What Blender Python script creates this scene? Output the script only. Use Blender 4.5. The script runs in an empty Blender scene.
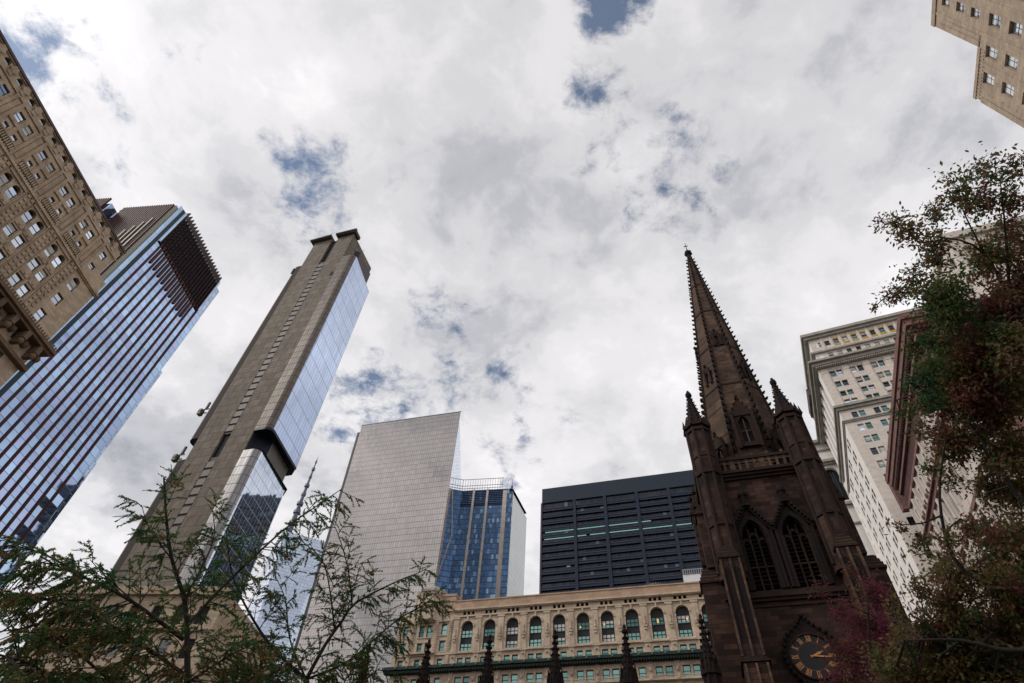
import bpy, math, random
import numpy as np
from mathutils import Matrix, Vector
R = math.radians
sc = bpy.context.scene
COL = sc.collection

# ------------------------------------------------------------------ camera
cam_d = bpy.data.cameras.new('camera'); cam = bpy.data.objects.new('camera', cam_d); COL.objects.link(cam)
cam_d.sensor_width = 36.0; cam_d.lens = 600.0 / 1024.0 * 36.0
cam_d.clip_start = 0.1; cam_d.clip_end = 9000
def cam_matrix():
    z = Vector((41, 495.5, -600.0)).normalized()
    f = Vector((0, 0, -1)); y = (f - z * f.dot(z)).normalized(); x = y.cross(z)
    return Matrix((x, y, z))
cam.matrix_world = Matrix.Translation((0, 0, 1.7)) @ cam_matrix().to_4x4()
sc.camera = cam
sc.render.resolution_x = 1024; sc.render.resolution_y = 683

# ------------------------------------------------------------------ sky, sun, exposure
SUN_AZ, SUN_EL = -98.0, 42.0          # clockwise from +Y
sd = Vector((math.sin(R(SUN_AZ)) * math.cos(R(SUN_EL)), math.cos(R(SUN_AZ)) * math.cos(R(SUN_EL)), math.sin(R(SUN_EL))))
W = bpy.data.worlds.new('World'); sc.world = W; W.use_nodes = True
def build_world():
    nt = W.node_tree; nt.nodes.clear(); N = nt.nodes.new; L = nt.links.new
    def math_(op, a, b=None, c=None, clamp=False):
        n = N('ShaderNodeMath'); n.operation = op; n.use_clamp = clamp
        for i, v in enumerate((a, b, c)):
            if v is None: continue
            if isinstance(v, (int, float)): n.inputs[i].default_value = v
            else: L(v, n.inputs[i])
        return n.outputs[0]
    def vmath(op, a, b=None, out=0, scale=None):
        n = N('ShaderNodeVectorMath'); n.operation = op
        for i, v in enumerate((a, b)):
            if v is None: continue
            if isinstance(v, tuple): n.inputs[i].default_value = v
            else: L(v, n.inputs[i])
        if scale is not None:
            if isinstance(scale, (int, float)): n.inputs['Scale'].default_value = scale
            else: L(scale, n.inputs['Scale'])
        return n.outputs[out]
    def ramp(fac, stops, interp='LINEAR'):
        n = N('ShaderNodeValToRGB'); n.color_ramp.interpolation = interp; cr = n.color_ramp
        while len(cr.elements) < len(stops): cr.elements.new(0.5)
        for e, (p, c) in zip(cr.elements, stops): e.position = p; e.color = (*c, 1) if isinstance(c, tuple) else (c, c, c, 1)
        L(fac, n.inputs[0]); return n.outputs[0]
    def noise(vec, s, d, r=0.5, dist=0.0):
        n = N('ShaderNodeTexNoise'); n.inputs['Scale'].default_value = s; n.inputs['Detail'].default_value = d
        n.inputs['Roughness'].default_value = r; n.inputs['Distortion'].default_value = dist; L(vec, n.inputs['Vector']); return n
    tc = N('ShaderNodeTexCoord').outputs['Generated']
    sep = N('ShaderNodeSeparateXYZ'); L(tc, sep.inputs[0])
    zz = math_('ADD', math_('MAXIMUM', sep.outputs[2], 0.0), 0.22)
    comb = N('ShaderNodeCombineXYZ'); L(math_('DIVIDE', sep.outputs[0], zz), comb.inputs[0]); L(math_('DIVIDE', sep.outputs[1], zz), comb.inputs[1])
    P = comb.outputs[0]                                   # point on the cloud deck
    warp = noise(P, 2.2, 4, 0.6)
    Pw = vmath('ADD', P, vmath('SCALE', vmath('SUBTRACT', warp.outputs['Color'], (0.5, 0.5, 0.5)), scale=0.14))
    big = noise(Pw, 1.6, 8, 0.55).outputs['Fac']
    fine = noise(Pw, 8.0, 9, 0.6).outputs['Fac']
    mid = noise(vmath('ADD', Pw, (3.1, 7.7, 0)), 4.0, 9, 0.62).outputs['Fac']
    bright = math_('ADD', math_('MULTIPLY', big, 0.42), math_('ADD', math_('MULTIPLY', mid, 0.46), math_('MULTIPLY', fine, 0.12)))
    # holes in the cloud deck where blue shows
    holes = [((-0.358, 0.414, 0.837), 0.07, 1.0), ((0.215, 0.391, 0.896), 0.075, 1.15), ((0.14, 0.385, 0.91), 0.07, 0.75), ((0.20, 0.43, 0.88), 0.05, 0.8), ((0.094, 0.167, 0.98), 0.05, 1.1),
             ((-0.215, 0.689, 0.692), 0.08, 1.0), ((-0.185, 0.66, 0.73), 0.07, 0.6), ((0.01, 0.754, 0.657), 0.06, 0.9), ((-0.113, 0.616, 0.78), 0.055, 1.0), ((-0.05, 0.70, 0.71), 0.07, 0.55),
             ((0.064, 0.716, 0.695), 0.05, 0.5), ((-0.447, 0.27, 0.853), 0.05, 0.35), ((0.10, 0.267, 0.958), 0.045, 0.55), ((-0.69, 0.20, 0.70), 0.16, 0.7), ((-0.159, 0.435, 0.886), 0.045, 0.35),
             ((-0.62, -0.3, 0.72), 0.2, 0.6), ((0.3, -0.5, 0.8), 0.2, 0.7), ((0.75, 0.1, 0.6), 0.16, 0.6)]
    dirw = vmath('ADD', tc, vmath('SCALE', vmath('SUBTRACT', noise(P, 3.4, 8, 0.7).outputs['Color'], (0.5, 0.5, 0.5)), scale=0.16))
    hole = None
    for c, r, a in holes:
        d = vmath('DISTANCE', dirw, c, out=1); r = r * 1.75
        g = math_('MULTIPLY', math_('SUBTRACT', 1.0, math_('DIVIDE', d, r), clamp=True), a)
        hole = g if hole is None else math_('MAXIMUM', hole, g)
    # wispy edge: noise carves the hole
    rag = noise(vmath('ADD', Pw, (9.1, 1.7, 0)), 6.5, 9, 0.66).outputs['Fac']
    n2 = noise(vmath('ADD', Pw, (4.4, 8.2, 0)), 15.0, 8, 0.65).outputs['Fac']
    nn = math_('ADD', math_('MULTIPLY', math_('SUBTRACT', rag, 0.5), 4.2), math_('MULTIPLY', math_('SUBTRACT', n2, 0.5), 1.5))
    carve = math_('ADD', math_('MULTIPLY', hole, 1.05), math_('MULTIPLY', nn, math_('MINIMUM', math_('ADD', math_('MULTIPLY', hole, 3.0), 0.35), 1.0)))
    blue = ramp(math_('MINIMUM', carve, 1.2), [(0.35, 0.0), (0.55, 0.18), (0.76, 0.55), (0.98, 0.88)])
    ccol = ramp(bright, [(0.33, (.27, .28, .31)), (0.42, (.42, .425, .455)), (0.48, (.56, .555, .575)), (0.54, (.655, .642, .655)), (0.63, (.79, .775, .785))], 'EASE')
    ccol = vmath('SCALE', ccol, scale=10.0)
    # cloud is brighter over the sun and low in the north, duller to the upper west
    dsun = vmath('DOT_PRODUCT', tc, tuple(sd), out=1)
    glow = math_('ADD', 0.93, math_('MULTIPLY', math_('POWER', math_('MAXIMUM', dsun, 0.0), 6.0), 0.8))
    lowb = math_('MULTIPLY', math_('SUBTRACT', 0.95, sep.outputs[2]), 0.30)
    dull = vmath('DOT_PRODUCT', tc, (-0.62, 0.10, 0.78), out=1)
    dullf = math_('MULTIPLY', math_('POWER', math_('MAXIMUM', dull, 0.0), 9.0), -0.33)
    k = math_('ADD', math_('ADD', glow, lowb), dullf)
    ccol = vmath('SCALE', ccol, scale=k)
    sky = N('ShaderNodeTexSky'); sky.sky_type = 'NISHITA'; sky.sun_disc = False
    sky.sun_elevation = R(SUN_EL); sky.sun_rotation = R(SUN_AZ); sky.air_density = 1.2; sky.dust_density = 0.6; sky.ozone_density = 2.0
    skyc = vmath('MULTIPLY', sky.outputs[0], (0.50, 0.60, 0.66))
    mx = N('ShaderNodeMix'); mx.data_type = 'RGBA'; L(blue, mx.inputs[0]); L(ccol, mx.inputs[6]); L(skyc, mx.inputs[7])
    bg = N('ShaderNodeBackground'); bg.inputs[1].default_value = 0.1; L(mx.outputs[2], bg.inputs[0])
    o = N('ShaderNodeOutputWorld'); L(bg.outputs[0], o.inputs[0])
build_world()
sl = bpy.data.lights.new('sun', 'SUN'); sl.energy = 1.5; sl.angle = R(14); sl.color = (1.0, 0.95, 0.87)
so = bpy.data.objects.new('sun', sl); COL.objects.link(so); so.rotation_euler = sd.to_track_quat('Z', 'Y').to_euler(); so.location = (0, 0, 400)
vs = sc.view_settings; vs.view_transform = 'Standard'; vs.look = 'None'; vs.exposure = 0.38; vs.gamma = 1.0; vs.use_curve_mapping = False

# ------------------------------------------------------------------ object helpers
def tag(o, label=None, cat=None, group=None, kind=None):
    if label: o['label'] = label
    if cat: o['category'] = cat
    if group: o['group'] = group
    if kind: o['kind'] = kind
    return o
def empty(name, loc=(0, 0, 0), yaw=0):
    o = bpy.data.objects.new(name, None); COL.objects.link(o); o.location = loc; o.rotation_euler = (0, 0, R(yaw)); o.empty_display_size = 1
    return o
class MB:
    """collects faces and links them as one mesh object"""
    def __init__(s): s.v = []; s.f = []
    def poly(s, pts):
        n = len(s.v); s.v += [tuple(p) for p in pts]; s.f.append(tuple(range(n, n + len(pts)))); return s
    def box(s, x0, x1, y0, y1, z0, z1, m=None):
        p = [(x, y, z) for z in (z0, z1) for y in (y0, y1) for x in (x0, x1)]
        if m: p = [m(*q) for q in p]
        n = len(s.v); s.v += p
        for f in ((0, 2, 3, 1), (4, 5, 7, 6), (0, 1, 5, 4), (2, 6, 7, 3), (0, 4, 6, 2), (1, 3, 7, 5)): s.f.append(tuple(n + i for i in f))
        return s
    def prism(s, pts, z0, z1, top=None, m=None, shift=(0, 0)):
        """vertical prism of plan pts; top scales about the centroid"""
        cx = sum(p[0] for p in pts) / len(pts); cy = sum(p[1] for p in pts) / len(pts)
        k = 1 if top is None else top
        a = [(p[0], p[1], z0) for p in pts]; b = [(cx + (p[0] - cx) * k + shift[0], cy + (p[1] - cy) * k + shift[1], z1) for p in pts]
        if m: a = [m(*q) for q in a]; b = [m(*q) for q in b]
        n = len(s.v); k = len(pts); s.v += a + b
        for i in range(k): s.f.append((n + i, n + (i + 1) % k, n + k + (i + 1) % k, n + k + i))
        s.f.append(tuple(n + i for i in reversed(range(k)))); s.f.append(tuple(n + k + i for i in range(k)))
        return s
    def ngon(s, cx, cy, r, n, z0, z1, r1=None, rot=0.0, shift=(0, 0), m=None):
        pts = [(cx + r * math.cos(rot + 2 * math.pi * i / n), cy + r * math.sin(rot + 2 * math.pi * i / n)) for i in range(n)]
        return s.prism(pts, z0, z1, None if r1 is None else max(r1, 1e-3) / r, m, shift)
    def tube(s, pts, radii, n=6):
        base = len(s.v); P = [Vector(p) for p in pts]
        for i, p in enumerate(P):
            d = (P[min(i + 1, len(P) - 1)] - P[max(i - 1, 0)]).normalized()
            a = d.cross(Vector((0.3, 0.2, 0.93))).normalized(); b = d.cross(a)
            for k in range(n):
                t = 2 * math.pi * k / n; s.v.append(tuple(p + (a * math.cos(t) + b * math.sin(t)) * radii[i]))
        for i in range(len(P) - 1):
            for k in range(n):
                k2 = (k + 1) % n; s.f.append((base + i * n + k, base + i * n + k2, base + (i + 1) * n + k2, base + (i + 1) * n + k))
        s.f.append(tuple(base + k for k in range(n))); s.f.append(tuple(base + (len(P) - 1) * n + k for k in range(n)))
        return s
    def sphere(s, cx, cy, cz, r, sz=1.0, nu=10, nv=6):
        ring = []
        for j in range(1, nv):
            t = math.pi * j / nv; ring.append([(cx + r * math.sin(t) * math.cos(2 * math.pi * i / nu), cy + r * math.sin(t) * math.sin(2 * math.pi * i / nu), cz + r * sz * math.cos(t)) for i in range(nu)])
        n = len(s.v)
        for rr in ring: s.v += rr
        for j in range(len(ring) - 1):
            for i in range(nu):
                a = n + j * nu; s.f.append((a + i, a + (i + 1) % nu, a + nu + (i + 1) % nu, a + nu + i))
        s.v += [(cx, cy, cz + r * sz), (cx, cy, cz - r * sz)]; t = len(s.v) - 2
        for i in range(nu): s.f.append((t, n + i, n + (i + 1) % nu)); a = n + (len(ring) - 1) * nu; s.f.append((t + 1, a + (i + 1) % nu, a + i))
        return s
    def mesh(s, name, mat, smooth=False):
        me = bpy.data.meshes.new(name); me.from_pydata(s.v, [], s.f)
        if mat: me.materials.append(mat)
        if smooth:
            for p in me.polygons: p.use_smooth = True
        me.validate(); me.update()
        import bmesh
        bm = bmesh.new(); bm.from_mesh(me); bmesh.ops.recalc_face_normals(bm, faces=bm.faces); bm.to_mesh(me); bm.free()
        return me
    def build(s, name, mat, parent=None, smooth=False):
        o = bpy.data.objects.new(name, s.mesh(name, mat, smooth)); COL.objects.link(o)
        if parent: o.parent = parent
        return o
def inst(name, me, parent, loc=(0, 0, 0), rz=0.0, scale=None):
    o = bpy.data.objects.new(name, me); COL.objects.link(o); o.parent = parent; o.location = loc; o.rotation_euler = (0, 0, rz)
    if scale: o.scale = scale
    return o

# plane maps: (a along wall to the right, d inward, z) -> local xyz
S_ = lambda x0=0.0, y0=0.0: (lambda a, d, z: (x0 + a, y0 + d, z))          # front wall
Wst = lambda x0=0.0, y0=0.0: (lambda a, d, z: (x0 + d, y0 + a, z))         # left-hand wall, a runs inward (away)
Est = lambda x0=0.0, y0=0.0: (lambda a, d, z: (x0 - d, y0 + a, z))         # right-hand wall

def facade(mb, x0, x1, z0, z1, holes, m, depth=0.45, back=True):
    """wall sheet with real openings: holes = (x0,x1,z0,z1,arch)"""
    xs = sorted({round(v, 4) for v in [x0, x1] + [h[0] for h in holes] + [h[1] for h in holes] if x0 <= v <= x1})
    zs = sorted({round(v, 4) for v in [z0, z1] + [h[2] for h in holes] + [h[3] for h in holes] if z0 <= v <= z1})
    for zi in range(len(zs) - 1):
        za, zb = zs[zi], zs[zi + 1]; zc = (za + zb) / 2
        hs = [h for h in holes if h[2] < zc < h[3]]
        run = None
        for xi in range(len(xs) - 1):
            xa, xb = xs[xi], xs[xi + 1]; xc = (xa + xb) / 2
            ins = any(h[0] < xc < h[1] for h in hs)
            if ins:
                if run is not None: mb.poly([m(run, 0, za), m(xa, 0, za), m(xa, 0, zb), m(run, 0, zb)]); run = None
            elif run is None: run = xa
        if run is not None: mb.poly([m(run, 0, za), m(x1, 0, za), m(x1, 0, zb), m(run, 0, zb)])
    for h in holes:
        a, b, c, d = h[:4]; arch = h[4] if len(h) > 4 else 0
        mb.poly([m(a, 0, c), m(b, 0, c), m(b, depth, c), m(a, depth, c)])
        if not arch:
            mb.poly([m(a, 0, c), m(a, 0, d), m(a, depth, d), m(a, depth, c)]); mb.poly([m(b, 0, c), m(b, 0, d), m(b, depth, d), m(b, depth, c)])
            mb.poly([m(a, 0, d), m(b, 0, d), m(b, depth, d), m(a, depth, d)])
        else:
            pts = arch_pts(a, b, d, arch)
            sp = pts[0][1]
            mb.poly([m(a, 0, c), m(a, 0, sp), m(a, depth, sp), m(a, depth, c)]); mb.poly([m(b, 0, c), m(b, 0, sp), m(b, depth, sp), m(b, depth, c)])
            for (p, q) in zip(pts, pts[1:]):
                mb.poly([m(p[0], 0, p[1]), m(q[0], 0, q[1]), m(q[0], depth, q[1]), m(p[0], depth, p[1])])
                mb.poly([m(p[0], 0, p[1]), m(q[0], 0, q[1]), m(q[0], 0, d), m(p[0], 0, d)])
def arch_pts(a, b, top, kind, n=12):
    """kind 1: round arch, 2: pointed gothic arch"""
    w = (b - a) / 2; c = (a + b) / 2
    if kind == 1:
        return [(c - w * math.cos(math.pi * i / n), top - w + w * math.sin(math.pi * i / n)) for i in range(n + 1)]
    Rr = 2 * w * 1.05; h = math.sqrt(Rr * Rr - (Rr - w) ** 2); out = []
    half = n // 2; amax = math.acos((Rr - w) / Rr)
    for i in range(half + 1):
        t = amax * i / half; out.append((a + Rr - Rr * math.cos(t), top - h + Rr * math.sin(t)))
    return out + [(2 * c - x, z) for x, z in reversed(out[:-1])]

_winmesh = {}
def window_meshes(w, h, cols, rows, frame_m, pane_m, fw=0.07, key=''):
    k = (w, h, cols, rows, frame_m.name, pane_m.name, fw)
    if k in _winmesh: return _winmesh[k]
    f = MB()
    f.box(-w / 2, w / 2, 0, .1, 0, fw).box(-w / 2, w / 2, 0, .1, h - fw, h).box(-w / 2, -w / 2 + fw, 0, .1, fw, h - fw).box(w / 2 - fw, w / 2, 0, .1, fw, h - fw)
    for c in range(1, cols): x = -w / 2 + w * c / cols; f.box(x - fw * .5, x + fw * .5, .005, .095, fw, h - fw)
    for r in range(1, rows): z = h * r / rows; f.box(-w / 2 + fw, w / 2 - fw, -.01, .09, z - fw * .5, z + fw * .5)
    p = MB().box(-w / 2 + .01, w / 2 - .01, .045, .065, .01, h - .01)
    _winmesh[k] = (f.mesh('window', frame_m), p.mesh('pane', pane_m)); return _winmesh[k]
rw = random.Random(11)
def window(parent, a, z, m, ax, w, h, cols, rows, frame_m, panes, depth=0.3, fw=0.07, blind=None, bp=0.0):
    """one window part (frame) with its pane and sometimes a drawn blind"""
    pm = rw.choice(panes); fm, pn = window_meshes(w, h, cols, rows, frame_m, pm, fw)
    loc = m(a, depth, z); rz = {'S': 0.0, 'W': -math.pi / 2, 'E': math.pi / 2}[ax]
    o = inst('window', fm, parent, loc, rz); p = inst('pane', pn, o)
    if blind and rw.random() < bp:
        hh = h * rw.choice((.3, .45, .6, .75)); bk = ('bl', w, round(hh, 3), blind.name)
        if bk not in _winmesh: _winmesh[bk] = MB().box(-w / 2 + fw, w / 2 - fw, .02, .035, h - fw - hh + .0, h - fw).mesh('blind', blind)
        inst('blind', _winmesh[bk], o)
    return o

# ------------------------------------------------------------------ materials
def new_mat(name):
    m = bpy.data.materials.new(name); m.use_nodes = True; nt = m.node_tree; nt.nodes.clear()
    o = nt.nodes.new('ShaderNodeOutputMaterial'); b = nt.nodes.new('ShaderNodeBsdfPrincipled'); nt.links.new(b.outputs[0], o.inputs[0])
    return m, nt, b
def _m(nt):
    def f(op, a, b=None, clamp=False):
        n = nt.nodes.new('ShaderNodeMath'); n.operation = op; n.use_clamp = clamp
        for i, v in enumerate((a, b)):
            if v is None: continue
            if isinstance(v, (int, float)): n.inputs[i].default_value = v
            else: nt.links.new(v, n.inputs[i])
        return n.outputs[0]
    return f
def _mix(nt, fac, a, b, mode='MIX'):
    n = nt.nodes.new('ShaderNodeMix'); n.data_type = 'RGBA'; n.blend_type = mode
    for i, v in ((0, fac), (6, a), (7, b)):
        if isinstance(v, (int, float)): n.inputs[i].default_value = v
        elif isinstance(v, tuple): n.inputs[i].default_value = (*v, 1)
        else: nt.links.new(v, n.inputs[i])
    return n.outputs[2]
def _noise(nt, vec, s, d=5, r=.6):
    n = nt.nodes.new('ShaderNodeTexNoise'); n.inputs['Scale'].default_value = s; n.inputs['Detail'].default_value = d; n.inputs['Roughness'].default_value = r
    nt.links.new(vec, n.inputs['Vector']); return n.outputs['Fac']
def _range(nt, v, a, b, c=0.0, d=1.0):
    n = nt.nodes.new('ShaderNodeMapRange'); nt.links.new(v, n.inputs[0])
    for i, x in enumerate((a, b, c, d)): n.inputs[i + 1].default_value = x
    return n.outputs[0]
def stone(name, c, c2=None, rough=.85, block=None, mortar=.6, stain=.35, streak=True, bump=.3, var=.12, metallic=0, mott=.35, spec=.18):
    """masonry: block (length, height) courses, mottling, vertical soot streaks"""
    m, nt, b = new_mat(name); M = _m(nt); L = nt.links.new
    tc = nt.nodes.new('ShaderNodeTexCoord').outputs['Object']
    sep = nt.nodes.new('ShaderNodeSeparateXYZ'); L(tc, sep.inputs[0])
    c2 = c2 or tuple(x * .75 for x in c)
    col = _mix(nt, _range(nt, _noise(nt, tc, .35, 6, .65), .35, .65), c, c2)
    h = _noise(nt, tc, 2.5, 6, .7)
    col = _mix(nt, _range(nt, h, .3, .75, 0, mott), col, tuple(x * .6 for x in c)); b.inputs['Specular IOR Level'].default_value = spec
    if block:
        cb = nt.nodes.new('ShaderNodeCombineXYZ'); L(M('ADD', sep.outputs[0], sep.outputs[1]), cb.inputs[0]); L(sep.outputs[2], cb.inputs[1])
        br = nt.nodes.new('ShaderNodeTexBrick'); L(cb.outputs[0], br.inputs['Vector']); br.inputs['Scale'].default_value = 1
        br.inputs['Brick Width'].default_value = block[0]; br.inputs['Row Height'].default_value = block[1]; br.inputs['Mortar Size'].default_value = .025 * block[1] + .008
        br.inputs['Color1'].default_value = (1 + var, 1 + var, 1 + var, 1); br.inputs['Color2'].default_value = (1 - var * 1.5, 1 - var * 1.5, 1 - var * 1.5, 1); br.inputs['Mortar'].default_value = (mortar,) * 3 + (1,)
        col = _mix(nt, 1.0, col, br.outputs['Color'], 'MULTIPLY')
    if streak:
        mp = nt.nodes.new('ShaderNodeMapping'); mp.inputs['Scale'].default_value = (1.2, 1.2, .06); L(tc, mp.inputs[0])
        col = _mix(nt, _range(nt, _noise(nt, mp.outputs[0], 1.0, 5, .7), .5, .78, 0, stain), col, tuple(x * .3 for x in c))
    L(col, b.inputs['Base Color']); b.inputs['Roughness'].default_value = rough; b.inputs['Metallic'].default_value = metallic
    bp = nt.nodes.new('ShaderNodeBump'); bp.inputs['Strength'].default_value = bump; bp.inputs['Distance'].default_value = .08; L(h, bp.inputs['Height']); L(bp.outputs[0], b.inputs['Normal'])
    return m
def plain(name, c, rough=.6, metallic=0.0, var=.2, scale=1.5, emit=None, spec=.2):
    m, nt, b = new_mat(name); b.inputs['Specular IOR Level'].default_value = spec; tc = nt.nodes.new('ShaderNodeTexCoord').outputs['Object']
    col = _mix(nt, _range(nt, _noise(nt, tc, scale, 5), .3, .7), c, tuple(x * (1 - var) for x in c)); nt.links.new(col, b.inputs['Base Color'])
    b.inputs['Roughness'].default_value = rough; b.inputs['Metallic'].default_value = metallic
    if emit: b.inputs['Emission Color'].default_value = (*emit[0], 1); b.inputs['Emission Strength'].default_value = emit[1]
    return m
def curtain(name, ax, sx, sz, lx, lz, glass, line, rough=.06, line_rough=.4, metallic=.95, var=.25, tilt=.012, glass2=None, prob=0.0, ox=0.0, oz=0.0, vz=None):
    """curtain wall: reflective panels between thin joints; every panel a little out of true"""
    m, nt, b = new_mat(name); M = _m(nt); L = nt.links.new
    tc = nt.nodes.new('ShaderNodeTexCoord').outputs['Object']; sep = nt.nodes.new('ShaderNodeSeparateXYZ'); L(tc, sep.inputs[0])
    a = M('DIVIDE', M('ADD', sep.outputs[ax], 1000 * sx + ox), sx); zz = M('DIVIDE', M('ADD', sep.outputs[2], oz), sz)
    fa = M('FRACT', a); fz = M('FRACT', zz)
    line_f = M('MAXIMUM', M('LESS_THAN', fa, lx / sx), M('LESS_THAN', fz, lz / sz))
    cell = nt.nodes.new('ShaderNodeCombineXYZ'); L(M('FLOOR', a), cell.inputs[0]); L(M('FLOOR', zz), cell.inputs[1])
    wn = nt.nodes.new('ShaderNodeTexWhiteNoise'); L(cell.outputs[0], wn.inputs['Vector'])
    gcol = _mix(nt, wn.outputs['Value'], tuple(x * (1 + var * .5) for x in glass), tuple(x * (1 - var) for x in glass))
    if glass2:
        w2 = nt.nodes.new('ShaderNodeTexWhiteNoise'); o = nt.nodes.new('ShaderNodeVectorMath'); o.inputs[1].default_value = (7.3, 3.1, 2.2); L(cell.outputs[0], o.inputs[0]); L(o.outputs[0], w2.inputs['Vector'])
        gcol = _mix(nt, M('LESS_THAN', w2.outputs['Value'], prob), gcol, glass2)
    col = _mix(nt, line_f, gcol, line); L(col, b.inputs['Base Color'])
    if metallic < .5: b.inputs['Specular IOR Level'].default_value = .08
    L(M('MULTIPLY', M('SUBTRACT', 1.0, line_f), metallic), b.inputs['Metallic'])
    L(M('ADD', M('MULTIPLY', line_f, line_rough), rough), b.inputs['Roughness'])
    g = nt.nodes.new('ShaderNodeNewGeometry'); s = nt.nodes.new('ShaderNodeVectorMath'); s.operation = 'SUBTRACT'; L(wn.outputs['Color'], s.inputs[0]); s.inputs[1].default_value = (.5, .5, .5)
    s2 = nt.nodes.new('ShaderNodeVectorMath'); s2.operation = 'SCALE'; L(s.outputs[0], s2.inputs[0]); s2.inputs['Scale'].default_value = tilt
    ad = nt.nodes.new('ShaderNodeVectorMath'); ad.operation = 'ADD'; L(g.outputs['Normal'], ad.inputs[0]); L(s2.outputs[0], ad.inputs[1])
    nm = nt.nodes.new('ShaderNodeVectorMath'); nm.operation = 'NORMALIZE'; L(ad.outputs[0], nm.inputs[0]); L(nm.outputs[0], b.inputs['Normal'])
    return m
def glassy(name, c, rough=.08, metallic=.7, var=.3, emit=None):
    m, nt, b = new_mat(name); tc = nt.nodes.new('ShaderNodeTexCoord').outputs['Object']
    oi = nt.nodes.new('ShaderNodeObjectInfo').outputs['Random']
    col = _mix(nt, oi, tuple(x * (1 + var) for x in c), tuple(x * (1 - var) for x in c)); nt.links.new(col, b.inputs['Base Color'])
    b.inputs['Roughness'].default_value = rough; b.inputs['Metallic'].default_value = metallic
    if emit: b.inputs['Emission Color'].default_value = (*emit[0], 1); b.inputs['Emission Strength'].default_value = emit[1]
    return m

M = {}
M['cream'] = stone('cream limestone', (.62, .50, .385), (.54, .42, .31), block=(1.3, .5), stain=.3, mortar=.8)
M['cream_trim'] = stone('cream carved trim', (.62, .50, .38), (.40, .31, .225), stain=.4, bump=.9)
M['pink_parapet'] = stone('pinkish parapet stone', (.48, .33, .235), (.42, .29, .2), block=(2.2, .9), stain=.25, mortar=.85)
M['copper'] = plain('blackened green copper', (.03, .045, .038), .55, .2, .6, 3)
M['verdigris'] = plain('pale copper roof', (.30, .46, .36), .7, 0, .3)
M['dark_frame'] = plain('dark window frame', (.018, .018, .02), .5)
M['bronze_panel'] = plain('dark spandrel panel', (.022, .02, .022), .5, 0, .4, 4)
M['pane_green'] = glassy('green tinted pane', (.16, .29, .26), .05, .8)
M['pane_green2'] = glassy('deep green pane', (.07, .17, .155), .05, .8)
M['pane_dark'] = glassy('dark pane', (.05, .06, .075), .05, .7)
M['pane_grey'] = glassy('sky-grey pane', (.62, .68, .76), .05, .9)
M['pane_blue'] = glassy('blue-grey pane', (.45, .55, .68), .05, .9)
M['pane_teal'] = glassy('teal pane', (.12, .22, .21), .05, .8)
M['pane_lit'] = plain('lit pane', (.5, .35, .15), .3, 0, .1, 1, ((1.0, .62, .22), .5))
M['blind'] = plain('window blind', (.62, .62, .60), .8)
M['white_blind'] = plain('white window blind', (.74, .78, .80), .7)
M['tan'] = stone('tan terracotta', (.60, .475, .35), (.48, .37, .265), block=(1.2, .42), stain=.45, mortar=.7)
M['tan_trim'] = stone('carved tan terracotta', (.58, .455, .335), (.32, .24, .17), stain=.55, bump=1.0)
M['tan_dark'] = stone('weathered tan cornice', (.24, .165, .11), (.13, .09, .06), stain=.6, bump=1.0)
M['white_stone'] = stone('white limestone', (.82, .78, .74), (.76, .71, .66), block=(1.4, .5), stain=.06, mortar=.92, var=.03, mott=.1)
M['buff_stone'] = stone('buff limestone', (.66, .59, .53), (.60, .53, .475), block=(1.4, .5), stain=.15, mortar=.88, var=.06, mott=.2)
M['grey_trim'] = stone('grey stone cornice', (.42, .39, .34), (.27, .25, .215), stain=.5, bump=.7)
M['dark_cornice'] = stone('dark weathered cornice', (.15, .11, .11), (.09, .07, .07), stain=.5)
M['yellow'] = plain('yellow panel', (.52, .32, .04), .6)
M['pink_stone'] = stone('pink-grey stone', (.25, .14, .125), (.16, .09, .08), block=(1.1, .4), stain=.4, mortar=.7)
M['pink_dark'] = stone('dark rose trim', (.15, .09, .085), (.09, .05, .05), stain=.5, bump=.8)
M['pale_pier'] = stone('pale pier stone', (.60, .54, .49), (.50, .44, .40), stain=.3)
M['art_deco'] = stone('buff deco limestone', (.42, .33, .25), (.35, .27, .2), block=(1.6, .75), stain=.3, mortar=.75)
M['concrete'] = stone('cast concrete', (.245, .205, .165), (.165, .137, .11), block=(4.6, 3.62), stain=.75, mortar=.36, var=.12, bump=.15)
M['concrete_cap'] = stone('rough concrete cap', (.11, .09, .075), (.07, .06, .05), stain=.4, bump=1)
M['brown'] = stone('sooty brownstone', (.060, .030, .022), (.024, .014, .011), block=(1.0, .38), stain=.8, mortar=.4, var=.4, bump=.6)
M['brown_trim'] = stone('sooty brownstone trim', (.036, .019, .0145), (.017, .010, .008), stain=.6, bump=.8)
M['brown_light'] = stone('lighter brownstone', (.125, .075, .05), (.040, .025, .018), block=(.9, .36), stain=.55, mortar=.6, var=.3)  # lighter brown, raised in colour to give the upper spire its highlights
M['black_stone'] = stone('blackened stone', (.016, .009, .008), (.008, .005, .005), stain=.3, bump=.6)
M['louvre'] = plain('black louvres', (.012, .010, .010), .7)
M['gold'] = plain('dull gilding', (.45, .20, .075), .5, .3, .3, 6)
M['grey_metal'] = plain('grey metal', (.30, .30, .31), .45, .6)
M['white_metal'] = plain('white sheet metal', (.72, .73, .73), .5, .1, .15)
M['black_void'] = plain('unlit interior', (.012, .013, .017), .8)
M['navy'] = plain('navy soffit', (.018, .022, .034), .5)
M['roof'] = plain('roof felt', (.08, .08, .08), .9)

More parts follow.
